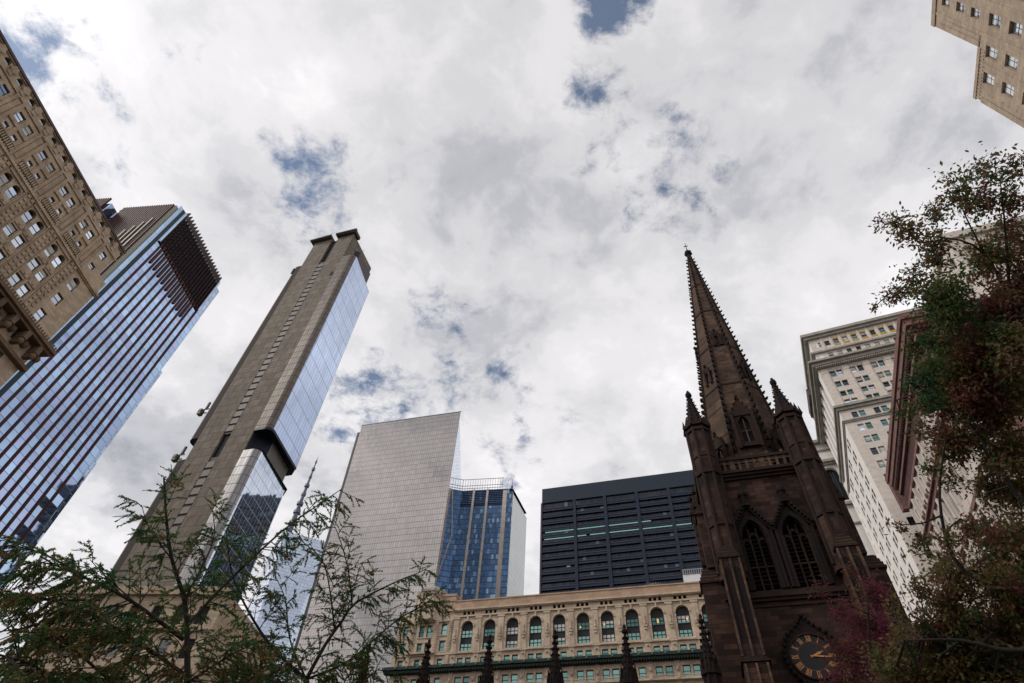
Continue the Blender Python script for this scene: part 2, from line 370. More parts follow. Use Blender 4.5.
# ------------------------------------------------------------------ ground
def ground():
    m, nt, b = new_mat('asphalt and paving'); tc = nt.nodes.new('ShaderNodeTexCoord').outputs['Object']
    nt.links.new(_mix(nt, _noise(nt, tc, .6, 6), (.045, .045, .047), (.07, .068, .066)), b.inputs['Base Color']); b.inputs['Roughness'].default_value = .9
    o = MB().poly([(-4000, -4000, -.16), (4000, -4000, -.16), (4000, 4000, -.16), (-4000, 4000, -.16)]).build('ground', m); tag(o, kind='structure')
    m, nt, b = new_mat('churchyard grass'); tc = nt.nodes.new('ShaderNodeTexCoord').outputs['Object']
    nt.links.new(_mix(nt, _noise(nt, tc, 1.2, 8), (.035, .06, .02), (.06, .075, .03)), b.inputs['Base Color']); b.inputs['Roughness'].default_value = 1
    yard = MB().box(-44, 34, -34, 42, -.3, 0).build('lawn', m); yard.rotation_euler = (0, 0, R(-19.2)); tag(yard, kind='structure')
    p = MB().box(-1.6, 1.6, -30, 44, -.02, .02).build('path', plain('flagstone path', (.22, .21, .2), .9, 0, .3)); p.rotation_euler = (0, 0, R(-19.2)); tag(p, kind='structure')
ground()

# ------------------------------------------------------------------ tall glass tower with silver facade
def silver_tower():
    t = empty('office_tower', (-105.42, 337.81, 0), -17.7)
    tag(t, 'silvery grey glass tower with flat sheer face and fine grid, left of blue tower', 'skyscraper')
    g = curtain('silver glass', 0, 1.53, 4.1, .13, .26, (.37, .34, .325), (.07, .065, .06), rough=.03, var=.08, tilt=.007)
    pts = lambda z: (0 + 4.8 * (1 - min(z, 298) / 298) * 2.0, 76.7 + 2.2 * (1 - z / 298))
    f = MB(); a, b = pts(0); 
    f.poly([(a, 0, 0), (b, 0, 0), (76.7, 0, 298), (0, 0, 298)]); f.build('glass_facade', g, t)
    gs = curtain('silver glass side', 1, 1.53, 4.1, .10, .38, (.60, .64, .70), (.3, .3, .3), rough=.1, var=.1)
    s = MB().poly([(b, 0, 0), (50, 50, 0), (50, 50, 298), (76.7, 0, 298)]).poly([(a, 0, 0), (a, 50, 0), (0, 50, 298), (0, 0, 298)]).poly([(a, 50, 0), (50, 50, 0), (50, 50, 298), (0, 50, 298)])
    s.build('side_facade', gs, t)
    MB().poly([(0, 0, 297.99), (76.7, 0, 297.99), (50, 50, 297.99), (0, 50, 297.99)]).build('roof', M['roof'], t)
    MB().box(-.25, 76.9, -.25, .35, 298.02, 298.6).build('parapet', M['grey_metal'], t)
    MB().poly([(a - 2.2, .6, 0), (a, .5, 0), (0.0, .5, 292), (-2.2, .6, 292)]).build('corner_return', M['dark_frame'], t)
silver_tower()

def tapered_tower():
    t = empty('tapered_tower', (-48.6, 457.4, 0), -17.7)
    tag(t, 'pale bluish white glass tower, a thin wedge of it showing behind the silver tower', 'skyscraper')
    g = curtain('pale glass', 0, 1.5, 4.2, .12, .3, (.70, .74, .80), (.55, .58, .62), rough=.12, var=.06)
    f = MB(); f.poly([(-40, 0, 0), (62, 0, 0), (1.4, 0, 424), (-40, 0, 424)]); f.build('glass_facade', g, t)
    MB().poly([(62, 0, 0), (20, 45, 0), (-22, 45, 424), (1.4, 0, 424)]).poly([(-40, 0, 0), (-40, 45, 0), (-40, 45, 424), (-40, 0, 424)]).poly([(-40, 45, 0), (20, 45, 0), (-22, 45, 424), (-40, 45, 424)]).build('side_facade', g, t)
    MB().poly([(-40, 0, 424), (1.4, 0, 424), (-22, 45, 424), (-40, 45, 424)]).build('roof', M['roof'], t)
tapered_tower()

# ------------------------------------------------------------------ very tall tower with a mast
def mast_tower():
    t = empty('office_tower', (-261.4, 688.4, 0), -20)
    tag(t, 'very tall pale glass tower with banded mast, seen through the left tree', 'skyscraper')
    g = curtain('pale tower glass', 0, 3.0, 4.2, .25, .5, (.62, .66, .76), (.36, .38, .44), rough=.12, var=.1)
    g2 = curtain('blue corner glass', 0, 3.0, 4.2, .2, .4, (.50, .57, .68), (.3, .38, .5), rough=.1, var=.1)
    b = [(-31, 0), (29, 0), (29, 60), (-31, 60)]; k = [(-1, -12), (41, 30), (-1, 72), (-43, 30)]   # base square and 45 degree turned top
    MB().poly([(-31, -1, 0), (29, -1, 0), (-2, -6, 417)]).poly([(29, 60, 0), (-31, 60, 0), (-1, 72, 417)]).build('glass_facade', g, t)
    MB().poly([(29, -1, 0), (41, 30, 417), (-2, -6, 417)]).poly([(29, -1, 0), (29, 60, 0), (41, 30, 417)]).poly([(29, 60, 0), (-1, 72, 417), (41, 30, 417)]).build('east_facade', g2, t)
    MB().poly([(-31, -1, 0), (-2, -6, 417), (-43, 30, 417)]).poly([(-31, -1, 0), (-31, 60, 0), (-43, 30, 417)]).poly([(-31, 60, 0), (-1, 72, 417), (-43, 30, 417)]).build('west_facade', g, t)
    MB().poly([(-2, -6, 417), (41, 30, 417), (-1, 72, 417), (-43, 30, 417)]).build('roof', M['roof'], t)
    m = MB(); mc = plain('mast steel', (.13, .14, .19), .5, .4)
    zs = [(417, 3.4), (441, 3.0), (460, 2.4), (489, 1.7), (517, 1.0), (533, .6), (541, .15)]
    for (z0, r0), (z1, r1) in zip(zs, zs[1:]): m.ngon(0, 0, r0, 8, z0, z1, r1 * 1.05)
    ms = m.build('mast', mc, t)
    for z, w in ((430, 5), (446, 4.4), (459, 4.2), (474, 3.0), (488, 3.2), (503, 2.0), (516, 2.2), (529, 1.3)): MB().ngon(0, 0, w, 10, z, z + 4.2).build('mast_ring', mc, ms)
    MB().ngon(0, 0, .7, 8, 519, 534, .5).build('mast_tip', plain('reddish mast tip', (.3, .13, .1), .6), ms)
mast_tower()

# ------------------------------------------------------------------ blue tower with beige piers
def blue_tower():
    t = empty('office_tower', (-28.65, 382.2, 0), -12.2)
    tag(t, 'blue glass tower with beige vertical piers and a white side wall', 'skyscraper')
    g = curtain('blue glass', 0, 1.6, 4.1, .13, .7, (.075, .14, .25), (.03, .05, .085), rough=.05, var=.35, tilt=.02, glass2=(.20, .30, .42), prob=.12)
    MB().poly([(0, 0, 0), (37.0, 0, 0), (37.0, 0, 280), (0, 0, 280)]).build('glass_facade', g, t)
    r9 = R(21.2); lx, ly = -math.cos(r9) * 30, -math.sin(r9) * 30
    g2 = curtain('blue glass folded', 0, 1.5, 4.1, .12, .7, (.055, .11, .22), (.03, .045, .08), rough=.05, var=.3, tilt=.02)
    MB().poly([(lx, ly, 0), (0, 0, 0), (0, 0, 280), (lx, ly, 280)]).build('folded_facade', g2, t)
    g3 = curtain('white panels', 1, 2.1, 4.1, .12, .18, (.80, .82, .80), (.5, .52, .5), rough=.35, metallic=.25, var=.05, tilt=.0)
    MB().poly([(39.6, 1, 0), (45.5, 33, 0), (45.5, 33, 276), (39.6, 1, 276)]).poly([(45.5, 33, 0), (0, 40, 0), (0, 40, 276), (45.5, 33, 276)]).poly([(lx, ly, 0), (0, 40, 0), (0, 40, 276), (lx, ly, 276)]).build('side_wall', g3, t)
    be = stone('beige pier', (.66, .56, .49), stain=.1, streak=False)
    for x, w in ((8.9, 1.6), (19.4, 1.6)): MB().box(x, x + w, -.9, .3, 0, 280).build('pier', be, t)
    MB().box(32.2, 35.2, -.7, .4, 0, 278).build('pier', be, t)
    px, py = -math.cos(r9) * 9, -math.sin(r9) * 9
    MB().box(px - .7, px + .7, py - .8, py + .5, 0, 280).build('pier', be, t)
    br = MB().tube([(px, py - .6, 204), (px + 6, py + 1.2, 240), (px + 2, py - .2, 278)], [.5] * 3, 4); br.build('brace', be, t)
    MB().box(35.2, 39.6, -.2, .6, 0, 277).build('corner_strip', g, t)
    lv = MB()
    for k in range(9): z = 265.6 + k * 1.6; lv.box(.2, 8.8, -.35, -.05, z, z + .7).box(10.6, 19.3, -.35, -.05, z, z + .7).box(21.1, 31.9, -.35, -.05, z, z + .7)
    lv.build('louvres', plain('blue-black louvre', (.02, .03, .06), .4, .5), t)
    rl = MB()
    for z in (281.5, 284, 290): rl.box(0, 31.9, -.15, .15, z, z + .35)
    for k in range(17): rl.box(k * 1.95, k * 1.95 + .22, -.12, .12, 280, 290)
    c, s = math.cos(r9), math.sin(r9)
    def mm(a, d, z): return (-a * c + d * s, -a * s - d * c, z)
    for z in (281.5, 284, 290): rl.box(0, 29, -.15, .15, z, z + .35, mm)
    for k in range(16): rl.box(k * 1.9, k * 1.9 + .22, -.12, .12, 280, 290, mm)
    rl.build('roof_screen', M['grey_metal'], t)
    MB().box(2, 30, 6, 30, 280, 284).build('penthouse', M['grey_metal'], t)
    MB().tube([(38.5, 1, 277), (38.5, 1, 289)], [.25, .12], 5).tube([(36.5, 3, 277), (36.5, 3, 284)], [.2, .1], 5).box(37.8, 39.0, .6, 1.6, 280, 283).build('antenna', plain('dark antenna', (.05, .05, .06)), t)
    MB().poly([(lx, ly, 280), (0, 0, 280), (37, 0, 280), (39.6, 1, 279.99), (45.5, 33, 279.98), (0, 40, 280)]).build('roof', M['roof'], t)
blue_tower()

# ------------------------------------------------------------------ dark horizontal-banded tower
def dark_tower():
    t = empty('office_tower', (25.65, 299.9, 0), -19.45)
    tag(t, 'broad black steel office tower with horizontal bands, rising behind the cream building', 'skyscraper')
    steel = plain('blue-black steel', (.016, .024, .046), .55, .0, .25, .3)
    Wd = 108.6; H = 226
    g = curtain('near-black glass', 0, 1.9, 4.4, .15, .05, (.02, .024, .036), (.01, .012, .018), rough=.12, metallic=.5, var=.5, tilt=.01, glass2=(.10, .13, .15), prob=.03)
    MB().box(.3, Wd - .3, .9, 48, 0, H - 1).build('glass_wall', g, t)
    sp = MB()
    bays = [(0.0, 18.7), (20.3, 36.4), (38.2, 54.7), (56.4, 72.6), (74.3, 90.5), (92.2, Wd)]
    z = 211.8; rl_ = MB()
    while z > 0:
        sp.box(.2, Wd - .2, .05, .6, z - 2.0, z); sp.box(-.0, .5, .7, 48.5, z - 2.0, z); rl_.box(.3, Wd - .3, -.12, .04, z - .55, z - .25); rl_.box(.3, Wd - .3, -.12, .04, z - 1.95, z - 1.75); z -= 4.4
    sp.build('spandrel', steel, t); rl_.build('spandrel_rail', plain('slate rail', (.05, .062, .09), .5), t)
    MB().box(0, Wd, 0, 49, 215.8, H).build('top_band', plain('navy steel panels', (.022, .032, .052), .5, .0, .2, .5), t)
    for (a, b), (c, d) in zip(bays, bays[1:]): MB().box(b, c, -.5, .4, 0, 215.7).build('column', steel, t)
    MB().box(-.6, .35, -.3, .9, 0, 215.75).build('column', plain('purple-grey corner steel', (.07, .055, .085), .5, .3), t)
    lit = plain('lit ceiling strip', (.3, .5, .45), .5, 0, .1, 1, ((.42, .85, .78), .26))
    for z, x0, x1 in ((209.8 - 2.2 * 5.1 - .2, 2.0, 18.5), (198.3, 20.5, 36.2), (198.3, 38.4, 54.5), (198.3, 56.6, 61.5), (194.0, 1.6, 18.5), (194.0, 20.5, 25.5), (194.0, 27.5, 36.2), (194.0, 38.4, 54.5), (194.0, 56.6, 72.4), (194.0, 74.5, 90.3)):
        zz = 211.8 - 4.4 * round((211.8 - z) / 4.4 + .0) - 2.0
        MB().box(x0, x1, .62, .86, zz - .55, zz - .1).build('lit_window_strip', lit, t)
    dim = plain('dim lit strip', (.2, .25, .27), .5, 0, .1, 1, ((.5, .62, .68), .16))
    for k, x0, x1 in ((10, 80, 86), (11, 76, 90), (12, 58, 70), (12, 78, 89), (13, 75, 84), (15, 4, 12), (8, 14, 16)):
        zz = 211.8 - 4.4 * k - 2.0; MB().box(x0, x1, .62, .86, zz - .8, zz - .1).build('lit_window_strip', dim, t)
    MB().box(24, 27, 5, 9, H, H + 1.6).box(28, 29, 5, 8, H, H + 2.4).build('rooftop_unit', M['roof'], t)
    MB().box(23.6, 31, 4.6, 4.9, H + .6, H + .9).build('rooftop_rail', M['roof'], t)
dark_tower()

# ------------------------------------------------------------------ cream building behind the church
def cream_building():
    t = empty('cream_building', (-9.29, 162.36, 0), -18.33)
    tag(t, 'ornate cream stone building with tall arched windows and green panes behind the church', 'building')
    m = S_(); holes = []; wins = []
    P = 6.22; NB = 13
    for k in range(NB):
        c = 3.9 + P * k
        holes.append((c - 1.62, c + 1.62, 69.7, 77.4, 1)); wins.append(('arch', c))
        for s in (-1.08, 1.08): holes.append((c + s - .78, c + s + .78, 66.2, 68.0)); wins.append(('sq', c + s))
        for s in (-1.15, 1.15):
            holes.append((c + s - .85, c + s + .85, 60.9, 63.4)); wins.append(('low', c + s))
            holes.append((c + s - .85, c + s + .85, 55.6, 58.4)); wins.append(('low2', c + s))
        for s in (-1.2, 0, 1.2): holes.append((c + s - .38, c + s + .38, 79.1, 80.2))
    left = [(-13.7, 1.5, 74.0, 77.0), (-9.05, 1.5, 73.8, 76.9), (-6.85, 1.5, 73.8, 76.9), (-2.65, 1.5, 74.1, 77.1),
            (-13.8, 1.5, 69.8, 72.5), (-9.05, 1.4, 69.9, 72.3), (-6.85, 1.4, 69.9, 72.3), (-2.7, 1.5, 69.8, 72.6),
            (-13.7, 1.4, 66.1, 68.1), (-9.05, 1.4, 66.1, 68.1), (-6.85, 1.4, 66.1, 68.1), (-2.75, 1.4, 66.2, 68.0),
            (-13.7, 1.5, 60.9, 63.4), (-9.05, 1.5, 60.9, 63.4), (-6.85, 1.5, 60.9, 63.4), (-2.75, 1.5, 60.9, 63.4)]
    for c, w, a, b in left: holes.append((c - w / 2, c + w / 2, a, b))
    tl = [(-9.0, 1.3, 77.8, 80.5), (-6.9, 1.3, 77.8, 80.5)]
    for c, w, a, b in tl: holes.append((c - w / 2, c + w / 2, a, b, 1))
    wall = MB(); facade(wall, -15.9, 82, 0, 80.7, holes, m, .7)
    wall.poly([(-15.9, 0, 0), (-15.9, 32, 0), (-15.9, 32, 80.7), (-15.9, 0, 80.7)]).poly([(82, 0, 0), (82, 32, 0), (82, 32, 80.7), (82, 0, 80.7)]).poly([(-15.9, 32, 0), (82, 32, 0), (82, 32, 80.7), (-15.9, 32, 80.7)])
    wall.build('wall', M['cream'], t)
    MB().box(-15.5, 81.5, .95, 31.5, 0, 80.6).build('interior', M['black_void'], t)
    MB().box(-.2, 82, -.35, .6, 80.72, 83).box(-.2, 82, -.5, .7, 82.75, 83.1).build('parapet', M['pink_parapet'], t)
    MB().box(-.2, 82, .6, 31, 82, 82.4).build('roof', M['roof'], t)
    # windows
    greens = [M['pane_green'], M['pane_green'], M['pane_green2']]
    for kind, c in wins:
        if kind == 'arch':
            o = MB(); o.box(c - 1.62, c + 1.62, .62, .7, 71.75, 73.1); so_ = o.build('spandrel_panel', M['bronze_panel'], t)
            window(t, c, 69.75, m, 'S', 3.1, 2.0, 3, 2, M['dark_frame'], greens, .5, .2, M['blind'], .1)
            window(t, c, 73.1, m, 'S', 3.1, 2.1, 3, 2, M['dark_frame'], greens, .5, .2, M['blind'], .15)
            # arch head of dark glass
            pts = arch_pts(c - 1.6, c + 1.6, 77.35, 1); MB().poly([(x, .6, z) for x, z in [(c - 1.6, 75.2), (c + 1.6, 75.2)] + list(reversed(pts))]).build('fanlight', M['bronze_panel'], t)
        elif kind == 'sq': window(t, c, 66.25, m, 'S', 1.5, 1.7, 1, 2, M['dark_frame'], [M['pane_green']], .45, .1)
        elif kind == 'low': window(t, c, 60.95, m, 'S', 1.64, 2.4, 1, 2, M['dark_frame'], [M['pane_green']], .45, .12)
        elif c < 70: window(t, c, 55.65, m, 'S', 1.64, 2.7, 1, 2, M['dark_frame'], [M['pane_green']], .45, .12)
    for c, w, a, b in left + tl: window(t, c, a + .03, m, 'S', w - .04, b - a - .06 - (.5 if b == 80.5 else 0), 1, 2, M['dark_frame'], greens, .45, .12)
    for x, z in ((3.9 + P * 6 - .9, 74.0), (3.9 + P * 5 - .8, 73.7), (3.9 + P * 9 + .9, 74.0), (3.9 + P * 8, 73.7), (3.9 + 6.22 * 8 + .0, 74.2)):
        MB().box(x - .2, x + .2, .46, .5, z, z + .45).build('lit_lamp', M['pane_lit'], t)
    # mouldings and ornament
    tr = MB()
    tr.box(-.2, 82, -.75, .0, 80.25, 80.7).box(-.2, 82, -.45, -.02, 78.45, 78.8).box(-16.2, 82, -.4, 0, 68.85, 69.3).box(-16.1, 82, -.3, 0, 65.95, 66.15)
    for k in range(220):                      # dentils under the parapet
        x = -.1 + k * .373; tr.box(x, x + .18, -.62, -.05, 79.95, 80.22)
    for k in range(NB + 1):
        c = .79 + P * k
        tr.box(c - .75, c + .75, -.28, .0, 69.35, 78.4); tr.box(c - .95, c + .95, -.4, -.0, 77.9, 78.42); tr.box(c - .9, c + .9, -.42, 0, 69.32, 69.9)
        tr.box(c - .45, c + .45, -.7, -.28, 72.6, 73.0).box(c - .3, c + .3, -.55, -.28, 71.9, 72.6); tr.sphere(c, -.55, 73.45, .34, 1.6, 8, 5); tr.box(c - .12, c + .12, -.5, -.28, 73.9, 75.4)
        tr.box(c - .7, c + .7, -.2, 0, 66.15, 68.85); tr.sphere(c, -.3, 68.1, .3, 1, 8, 5)
        tr.box(c - .6, c + .6, -.25, 0, 55, 64.4); tr.sphere(c, -.35, 62.6, .4, 1.5, 8, 5)
        cc = 3.9 + P * k
        if k < NB:
            pts = arch_pts(cc - 1.95, cc + 1.95, 77.75, 1, 14); q = arch_pts(cc - 1.63, cc + 1.63, 77.41, 1, 14)
            for i in range(14): 
                a, b, c2, d = pts[i], pts[i + 1], q[i + 1], q[i]
                tr.poly([(a[0], -.22, a[1]), (b[0], -.22, b[1]), (c2[0], -.22, c2[1]), (d[0], -.22, d[1])]); tr.poly([(a[0], -.22, a[1]), (b[0], -.22, b[1]), (b[0], 0, b[1]), (a[0], 0, a[1])]); tr.poly([(d[0], -.22, d[1]), (c2[0], -.22, c2[1]), (c2[0], 0, c2[1]), (d[0], 0, d[1])])
            tr.box(cc - 2.1, cc + 2.1, -.5, -.41, 68.95, 69.25)
            tr.box(cc - .22, cc + .22, -.42, -.2, 77.3, 78.4)
    # left corner bay
    for c in (-15.4, -11.6, -4.7, -.75):
        tr.box(c - .5, c + .5, -.35, 0, 66.15, 77.6)
        for z in np.arange(69.8, 77, .55): tr.box(c - .32, c + .32, -.5, -.35, z, z + .3)
    for c, w, a, b in left: tr.box(c - w / 2 - .2, c + w / 2 + .2, -.22, 0, a - .28, a - .02); tr.box(c - w / 2 - .18, c + w / 2 + .18, -.16, 0, b + .03, b + .22)
    tr.box(-12.2, -4.3, -1.0, 0, 69.2, 69.7).box(-16.1, -.2, -.45, 0, 77.55, 77.9).box(-4.4, -.2, -.5, 0, 80.3, 80.7)
    tr.build('carved_trim', M['cream_trim'], t)
    tu = MB(); cx = -8.0
    tu.ngon(cx, 2.0, 4.3, 8, 77.9, 85.6, rot=R(22.5)); tw = tu.build('turret', M['cream'], t)
    td = MB(); td.ngon(cx, 2.0, 4.9, 8, 85.6, 86.3, rot=R(22.5)).ngon(cx, 2, 4.6, 8, 86.3, 87.6, 3.6, rot=R(22.5)); td.build('turret_cap', M['grey_trim'], tw)
    ta = MB()
    for k in range(9): a = R(22.5 + 45 * k); ta.box(cx + 4.25 * math.cos(a) - .3, cx + 4.25 * math.cos(a) + .3, 2 + 4.25 * math.sin(a) - .3, 2 + 4.25 * math.sin(a) + .3, 78, 85.7)
    for k in range(24): a = R(15 * k); ta.box(cx + 4.35 * math.cos(a) - .18, cx + 4.35 * math.cos(a) + .18, 2 + 4.35 * math.sin(a) - .18, 2 + 4.35 * math.sin(a) + .18, 84.9, 85.6)
    ta.build('turret_ribs', M['cream_trim'], tw)
    MB().box(-4.4, -.25, -.3, 5, 80.75, 85.0).box(-4.55, -.1, -.45, 5.1, 84.6, 85.25).box(-3.6, -1.1, -.42, -.3, 82, 83.8).build('corner_block', M['pink_parapet'], t)
    # dark green cornice with brackets
    co = MB(); co.box(-17.6, 83, -1.75, .0, 65.2, 65.95).box(-17.3, 82.8, -1.3, 0, 64.75, 65.2).box(-16.2, 82, -.5, 0, 64.4, 64.75)
    for k in range(160): x = -17 + k * .63; co.box(x, x + .28, -1.55, -.45, 64.35, 64.74)
    co.build('cornice', M['copper'], t)
    cg = MB().box(-.25, .25, -1.9, -1.76, 65.35, 65.9).mesh('cornice_mask', plain('verdigris ornament', (.05, .16, .11), .6))
    for k in range(0, 33): inst('cornice_mask', cg, t, (-17.05 + k * 3.11, 0, 0))
    ba = MB(); ba.box(-16, 82, -1.1, -.1, 60.0, 60.3).box(-16, 82, -1.1, -.8, 60.85, 61.02)
    for k in range(240): x = -16 + k * .41; ba.box(x, x + .14, -1.05, -.9, 60.3, 60.85)
    for k in range(NB + 2): c = .79 + P * (k - 1); ba.box(c - .3, c + .3, -1.2, -.8, 60.2, 61.3)
    ba.build('balustrade', M['cream_trim'], t)
    # things on the roof
    pc = MB().box(37.8, 44.8, 2, 8, 82.4, 83.9).box(37.4, 45.1, 1.6, 8.4, 83.9, 84.25).build('roof_hut', M['verdigris']); place(pc, t, 'low pale green roof hut above the cream parapet', 'roof hut')
    dm = MB(); dm.ngon(53.6, 6, 2.7, 24, 82.4, 85.3); 
    for k in range(5): r0 = 2.7 * math.cos(k * .31); r1 = 2.7 * math.cos((k + 1) * .31); dm.ngon(53.6, 6, r0, 24, 85.3 + k * .26, 85.3 + (k + 1) * .26, max(r1, .1))
    for k in range(24): a = 2 * math.pi * k / 24; dm.box(53.6 + 2.75 * math.cos(a) - .09, 53.6 + 2.75 * math.cos(a) + .09, 6 + 2.75 * math.sin(a) - .09, 6 + 2.75 * math.sin(a) + .09, 82.4, 85.9)
    d = dm.build('water_tank', stone('weathered staves', (.22, .20, .17), stain=.4)); place(d, t, 'round ribbed wooden water tank on the cream building roof', 'water tank')
    wb = MB().box(61.6, 68.4, 3, 8, 82.4, 87.0); w = wb.build('cooling_unit', M['white_metal']); place(w, t, 'white sheet metal box on the roof beside the church tower', 'rooftop unit')
    g = MB()
    for k in range(12): g.box(61.7 + k * .56, 61.95 + k * .56, 2.85, 2.98, 87.05, 88.2)
    g.box(61.6, 68.4, 2.8, 7.9, 88.2, 88.45).box(61.6, 61.8, 7.8, 8, 87, 88.2).box(68.2, 68.4, 7.8, 8, 87, 88.2).box(62, 68, 3.6, 7.6, 87.0, 87.9); gg = g.build('louvred_top', M['grey_metal'], w)
def place(o, parent, label, cat, group=None):
    """a thing of its own standing in the frame of another one"""
    o.location = parent.location; o.rotation_euler = parent.rotation_euler; tag(o, label, cat, group)
cream_building()

# ------------------------------------------------------------------ concrete and glass tower under construction
def concrete_tower():
    t = empty('concrete_tower', (-110.68, 171.94, 0), -19.2)
    tag(t, 'slender raw concrete tower with rounded glass corners and two dark gap floors', 'skyscraper')
    core = MB()
    for x0, x1 in ((1.2, 11.5), (15.1, 24.3)): core.box(x0, x1, 0, 22, 0, 277.4)
    core.box(11.5, 15.1, .5, 22, 0, 129.2).box(11.5, 15.1, .5, 22, 140, 254.2).box(11.5, 15.1, 6, 7, 120, 277).box(0.2, 1.2, 1, 21, 255.8, 277.3)
    core.build('concrete_core', M['concrete'], t)
    sh = MB(); sh.box(-.8, 11.3, -1.6, 4, 277.45, 279.3).box(-.3, 10.6, -1.2, 4, 279.3, 280.3).box(14.4, 25.6, -1.6, 4, 277.45, 279.5).box(15.2, 25.2, -1.2, 4, 279.5, 280.6)
    sh.tube([(-1, -1.2, 278.3), (11.4, -1.4, 278.5)], [.8, .9], 7).tube([(14.3, -1.4, 278.5), (26, -1.3, 279)], [.9, .9], 7)
    sh.build('roof_cap', M['concrete_cap'], t); MB().tube([(10, -1, 280), (10.3, -1, 283)], [.15, .08], 5).build('roof_rod', M['roof'], t)
    MB().box(11.5, 15.1, 1.0, 1.4, 255, 276.5).box(11.5, 15.1, .8, 1.2, 129.25, 139.9).build('slot_shade', M['black_void'], t)  # black sheets just behind the face stand in for the slots' deep shade
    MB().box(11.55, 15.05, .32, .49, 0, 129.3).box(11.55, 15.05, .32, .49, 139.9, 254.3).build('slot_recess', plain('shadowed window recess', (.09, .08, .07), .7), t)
    pg = plain('pale curtain panel', (.165, .135, .12), .6, 0, .15, .2)
    zs = [z for z in np.arange(141.0, 253, 3.62)] + [z for z in np.arange(88.5, 128, 3.62)]
    pm = MB().box(11.75, 14.85, 0, .3, 0, 2.55).mesh('panel_window', pg)
    for z in zs: inst('panel_window', pm, t, (0, 0, z))
    MB().box(11.75, 14.85, .02, .3, 2, 86).build('lower_panel_strip', pg, t)
    def wing(pts, z0, z1, mats, nm):
        for i in range(len(pts) - 1):
            pass
        mb = MB()
        for (a, b) in zip(pts, pts[1:]): mb.poly([(a[0], a[1], z0), (b[0], b[1], z0), (b[0], b[1], z1), (a[0], a[1], z1)])
        return mb.build(nm, mats, t)
    def corner(cx, cy, r, a0, a1, n=7): return [(cx + r * math.cos(R(a0 + (a1 - a0) * i / n)), cy + r * math.sin(R(a0 + (a1 - a0) * i / n))) for i in range(n + 1)]
    gray = curtain('grey-brown glass', 0, 1.15, 3.62, .10, .22, (.17, .14, .12), (.06, .05, .045), metallic=.15, rough=.45, var=.16, tilt=.02)
    graz = curtain('lower grey glass', 0, 1.15, 3.62, .10, .22, (.30, .29, .29), (.12, .11, .12), metallic=.35, rough=.35, var=.14, tilt=.02)
    blue = curtain('pale blue glass', 1, 1.75, 7.24, .12, .26, (.50, .60, .80), (.20, .25, .36), rough=.04, var=.10, tilt=.012)
    blu2 = curtain('pale sky glass', 1, 1.75, 3.62, .10, .18, (.66, .74, .86), (.36, .42, .52), rough=.04, var=.08, tilt=.012)
    wgl = curtain('dull west glass', 1, 1.15, 3.62, .10, .22, (.20, .18, .175), (.08, .07, .065), metallic=.1, rough=.55, var=.12, tilt=.0)
    for z0, z1, f_, s_, tag_ in ((140, 255, gray, blue, 'upper'), (0, 130.2, graz, blu2, 'lower')):
        xr = 31.0 if tag_ == 'upper' else 30.5
        wing([(24.32, .35)] + [(24.32, -.0)] + corner(xr - 2.6, 2.6 - .0, 2.6, -90, -20), z0, z1, f_, 'front_glass')
        c = corner(xr - 2.6, 2.6, 2.6, -20, -6, 2)
        wing(c + [(28.3 if tag_ == 'upper' else 27.4, 23.0)] + [(24.5, 26.5)] + [(2, 26.5)], z0, z1, s_, 'side_glass')
        wing([(1.18, .35), (1.18, 0)] + corner(-1.2, 2.4, 2.4, -90, -180) + [(-3.6, 24), (2, 26.5)], z0, z1, wgl, 'west_glass')
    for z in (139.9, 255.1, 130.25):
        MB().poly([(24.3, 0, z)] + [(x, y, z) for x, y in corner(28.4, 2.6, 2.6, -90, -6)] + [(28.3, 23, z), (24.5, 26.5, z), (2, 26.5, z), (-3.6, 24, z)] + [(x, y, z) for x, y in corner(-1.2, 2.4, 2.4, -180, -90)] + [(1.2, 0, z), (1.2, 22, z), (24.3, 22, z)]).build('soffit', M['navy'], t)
    lip = MB()
    rc = stone('lit recess concrete', (.22, .205, .19), stain=.2, bump=.2)
    lip.poly([(27.6, 7.4, 130.3), (25.2, 22.6, 130.3), (25.2, 22.6, 139.8), (27.6, 7.4, 139.8)]); lip.build('recess_wall', rc, t)
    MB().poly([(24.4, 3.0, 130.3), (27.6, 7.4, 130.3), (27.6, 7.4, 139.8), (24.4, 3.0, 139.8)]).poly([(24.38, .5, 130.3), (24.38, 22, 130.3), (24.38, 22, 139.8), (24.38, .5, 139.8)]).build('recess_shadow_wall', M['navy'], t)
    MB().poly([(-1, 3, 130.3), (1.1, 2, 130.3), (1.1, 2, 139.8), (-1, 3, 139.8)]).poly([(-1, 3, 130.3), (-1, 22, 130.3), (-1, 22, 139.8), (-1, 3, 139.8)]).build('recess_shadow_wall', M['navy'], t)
    edge = MB(); cc = corner(28.4, 2.6, 2.75, -90, -6)
    for (a, b) in zip([(24.5, -.15)] + cc, cc + [(28.45, 23)]): edge.poly([(a[0], a[1], 138.9), (b[0], b[1], 138.9), (b[0], b[1], 139.95), (a[0], a[1], 139.95)])
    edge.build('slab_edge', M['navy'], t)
    cr = MB().poly([(24.5, 6.0, 255.2), (26.6, 7.6, 255.2), (26.6, 7.6, 270), (24.5, 6, 270)]).poly([(24.5, 6, 270), (26.6, 7.6, 270), (26, 21.3, 270), (24.5, 22, 270)]); cr.build('crown_front', M['navy'], t)
    MB().poly([(26.6, 7.6, 255.2), (26.0, 21.3, 255.2), (26.0, 21.3, 270), (26.6, 7.6, 270)]).build('crown_side', plain('plum brown panel', (.10, .065, .07), .5), t)
    MB().tube([(26.6, 7.6, 270), (29.2, 6.9, 270.6)], [.08, .05], 4).build('crown_rod', M['roof'], t)
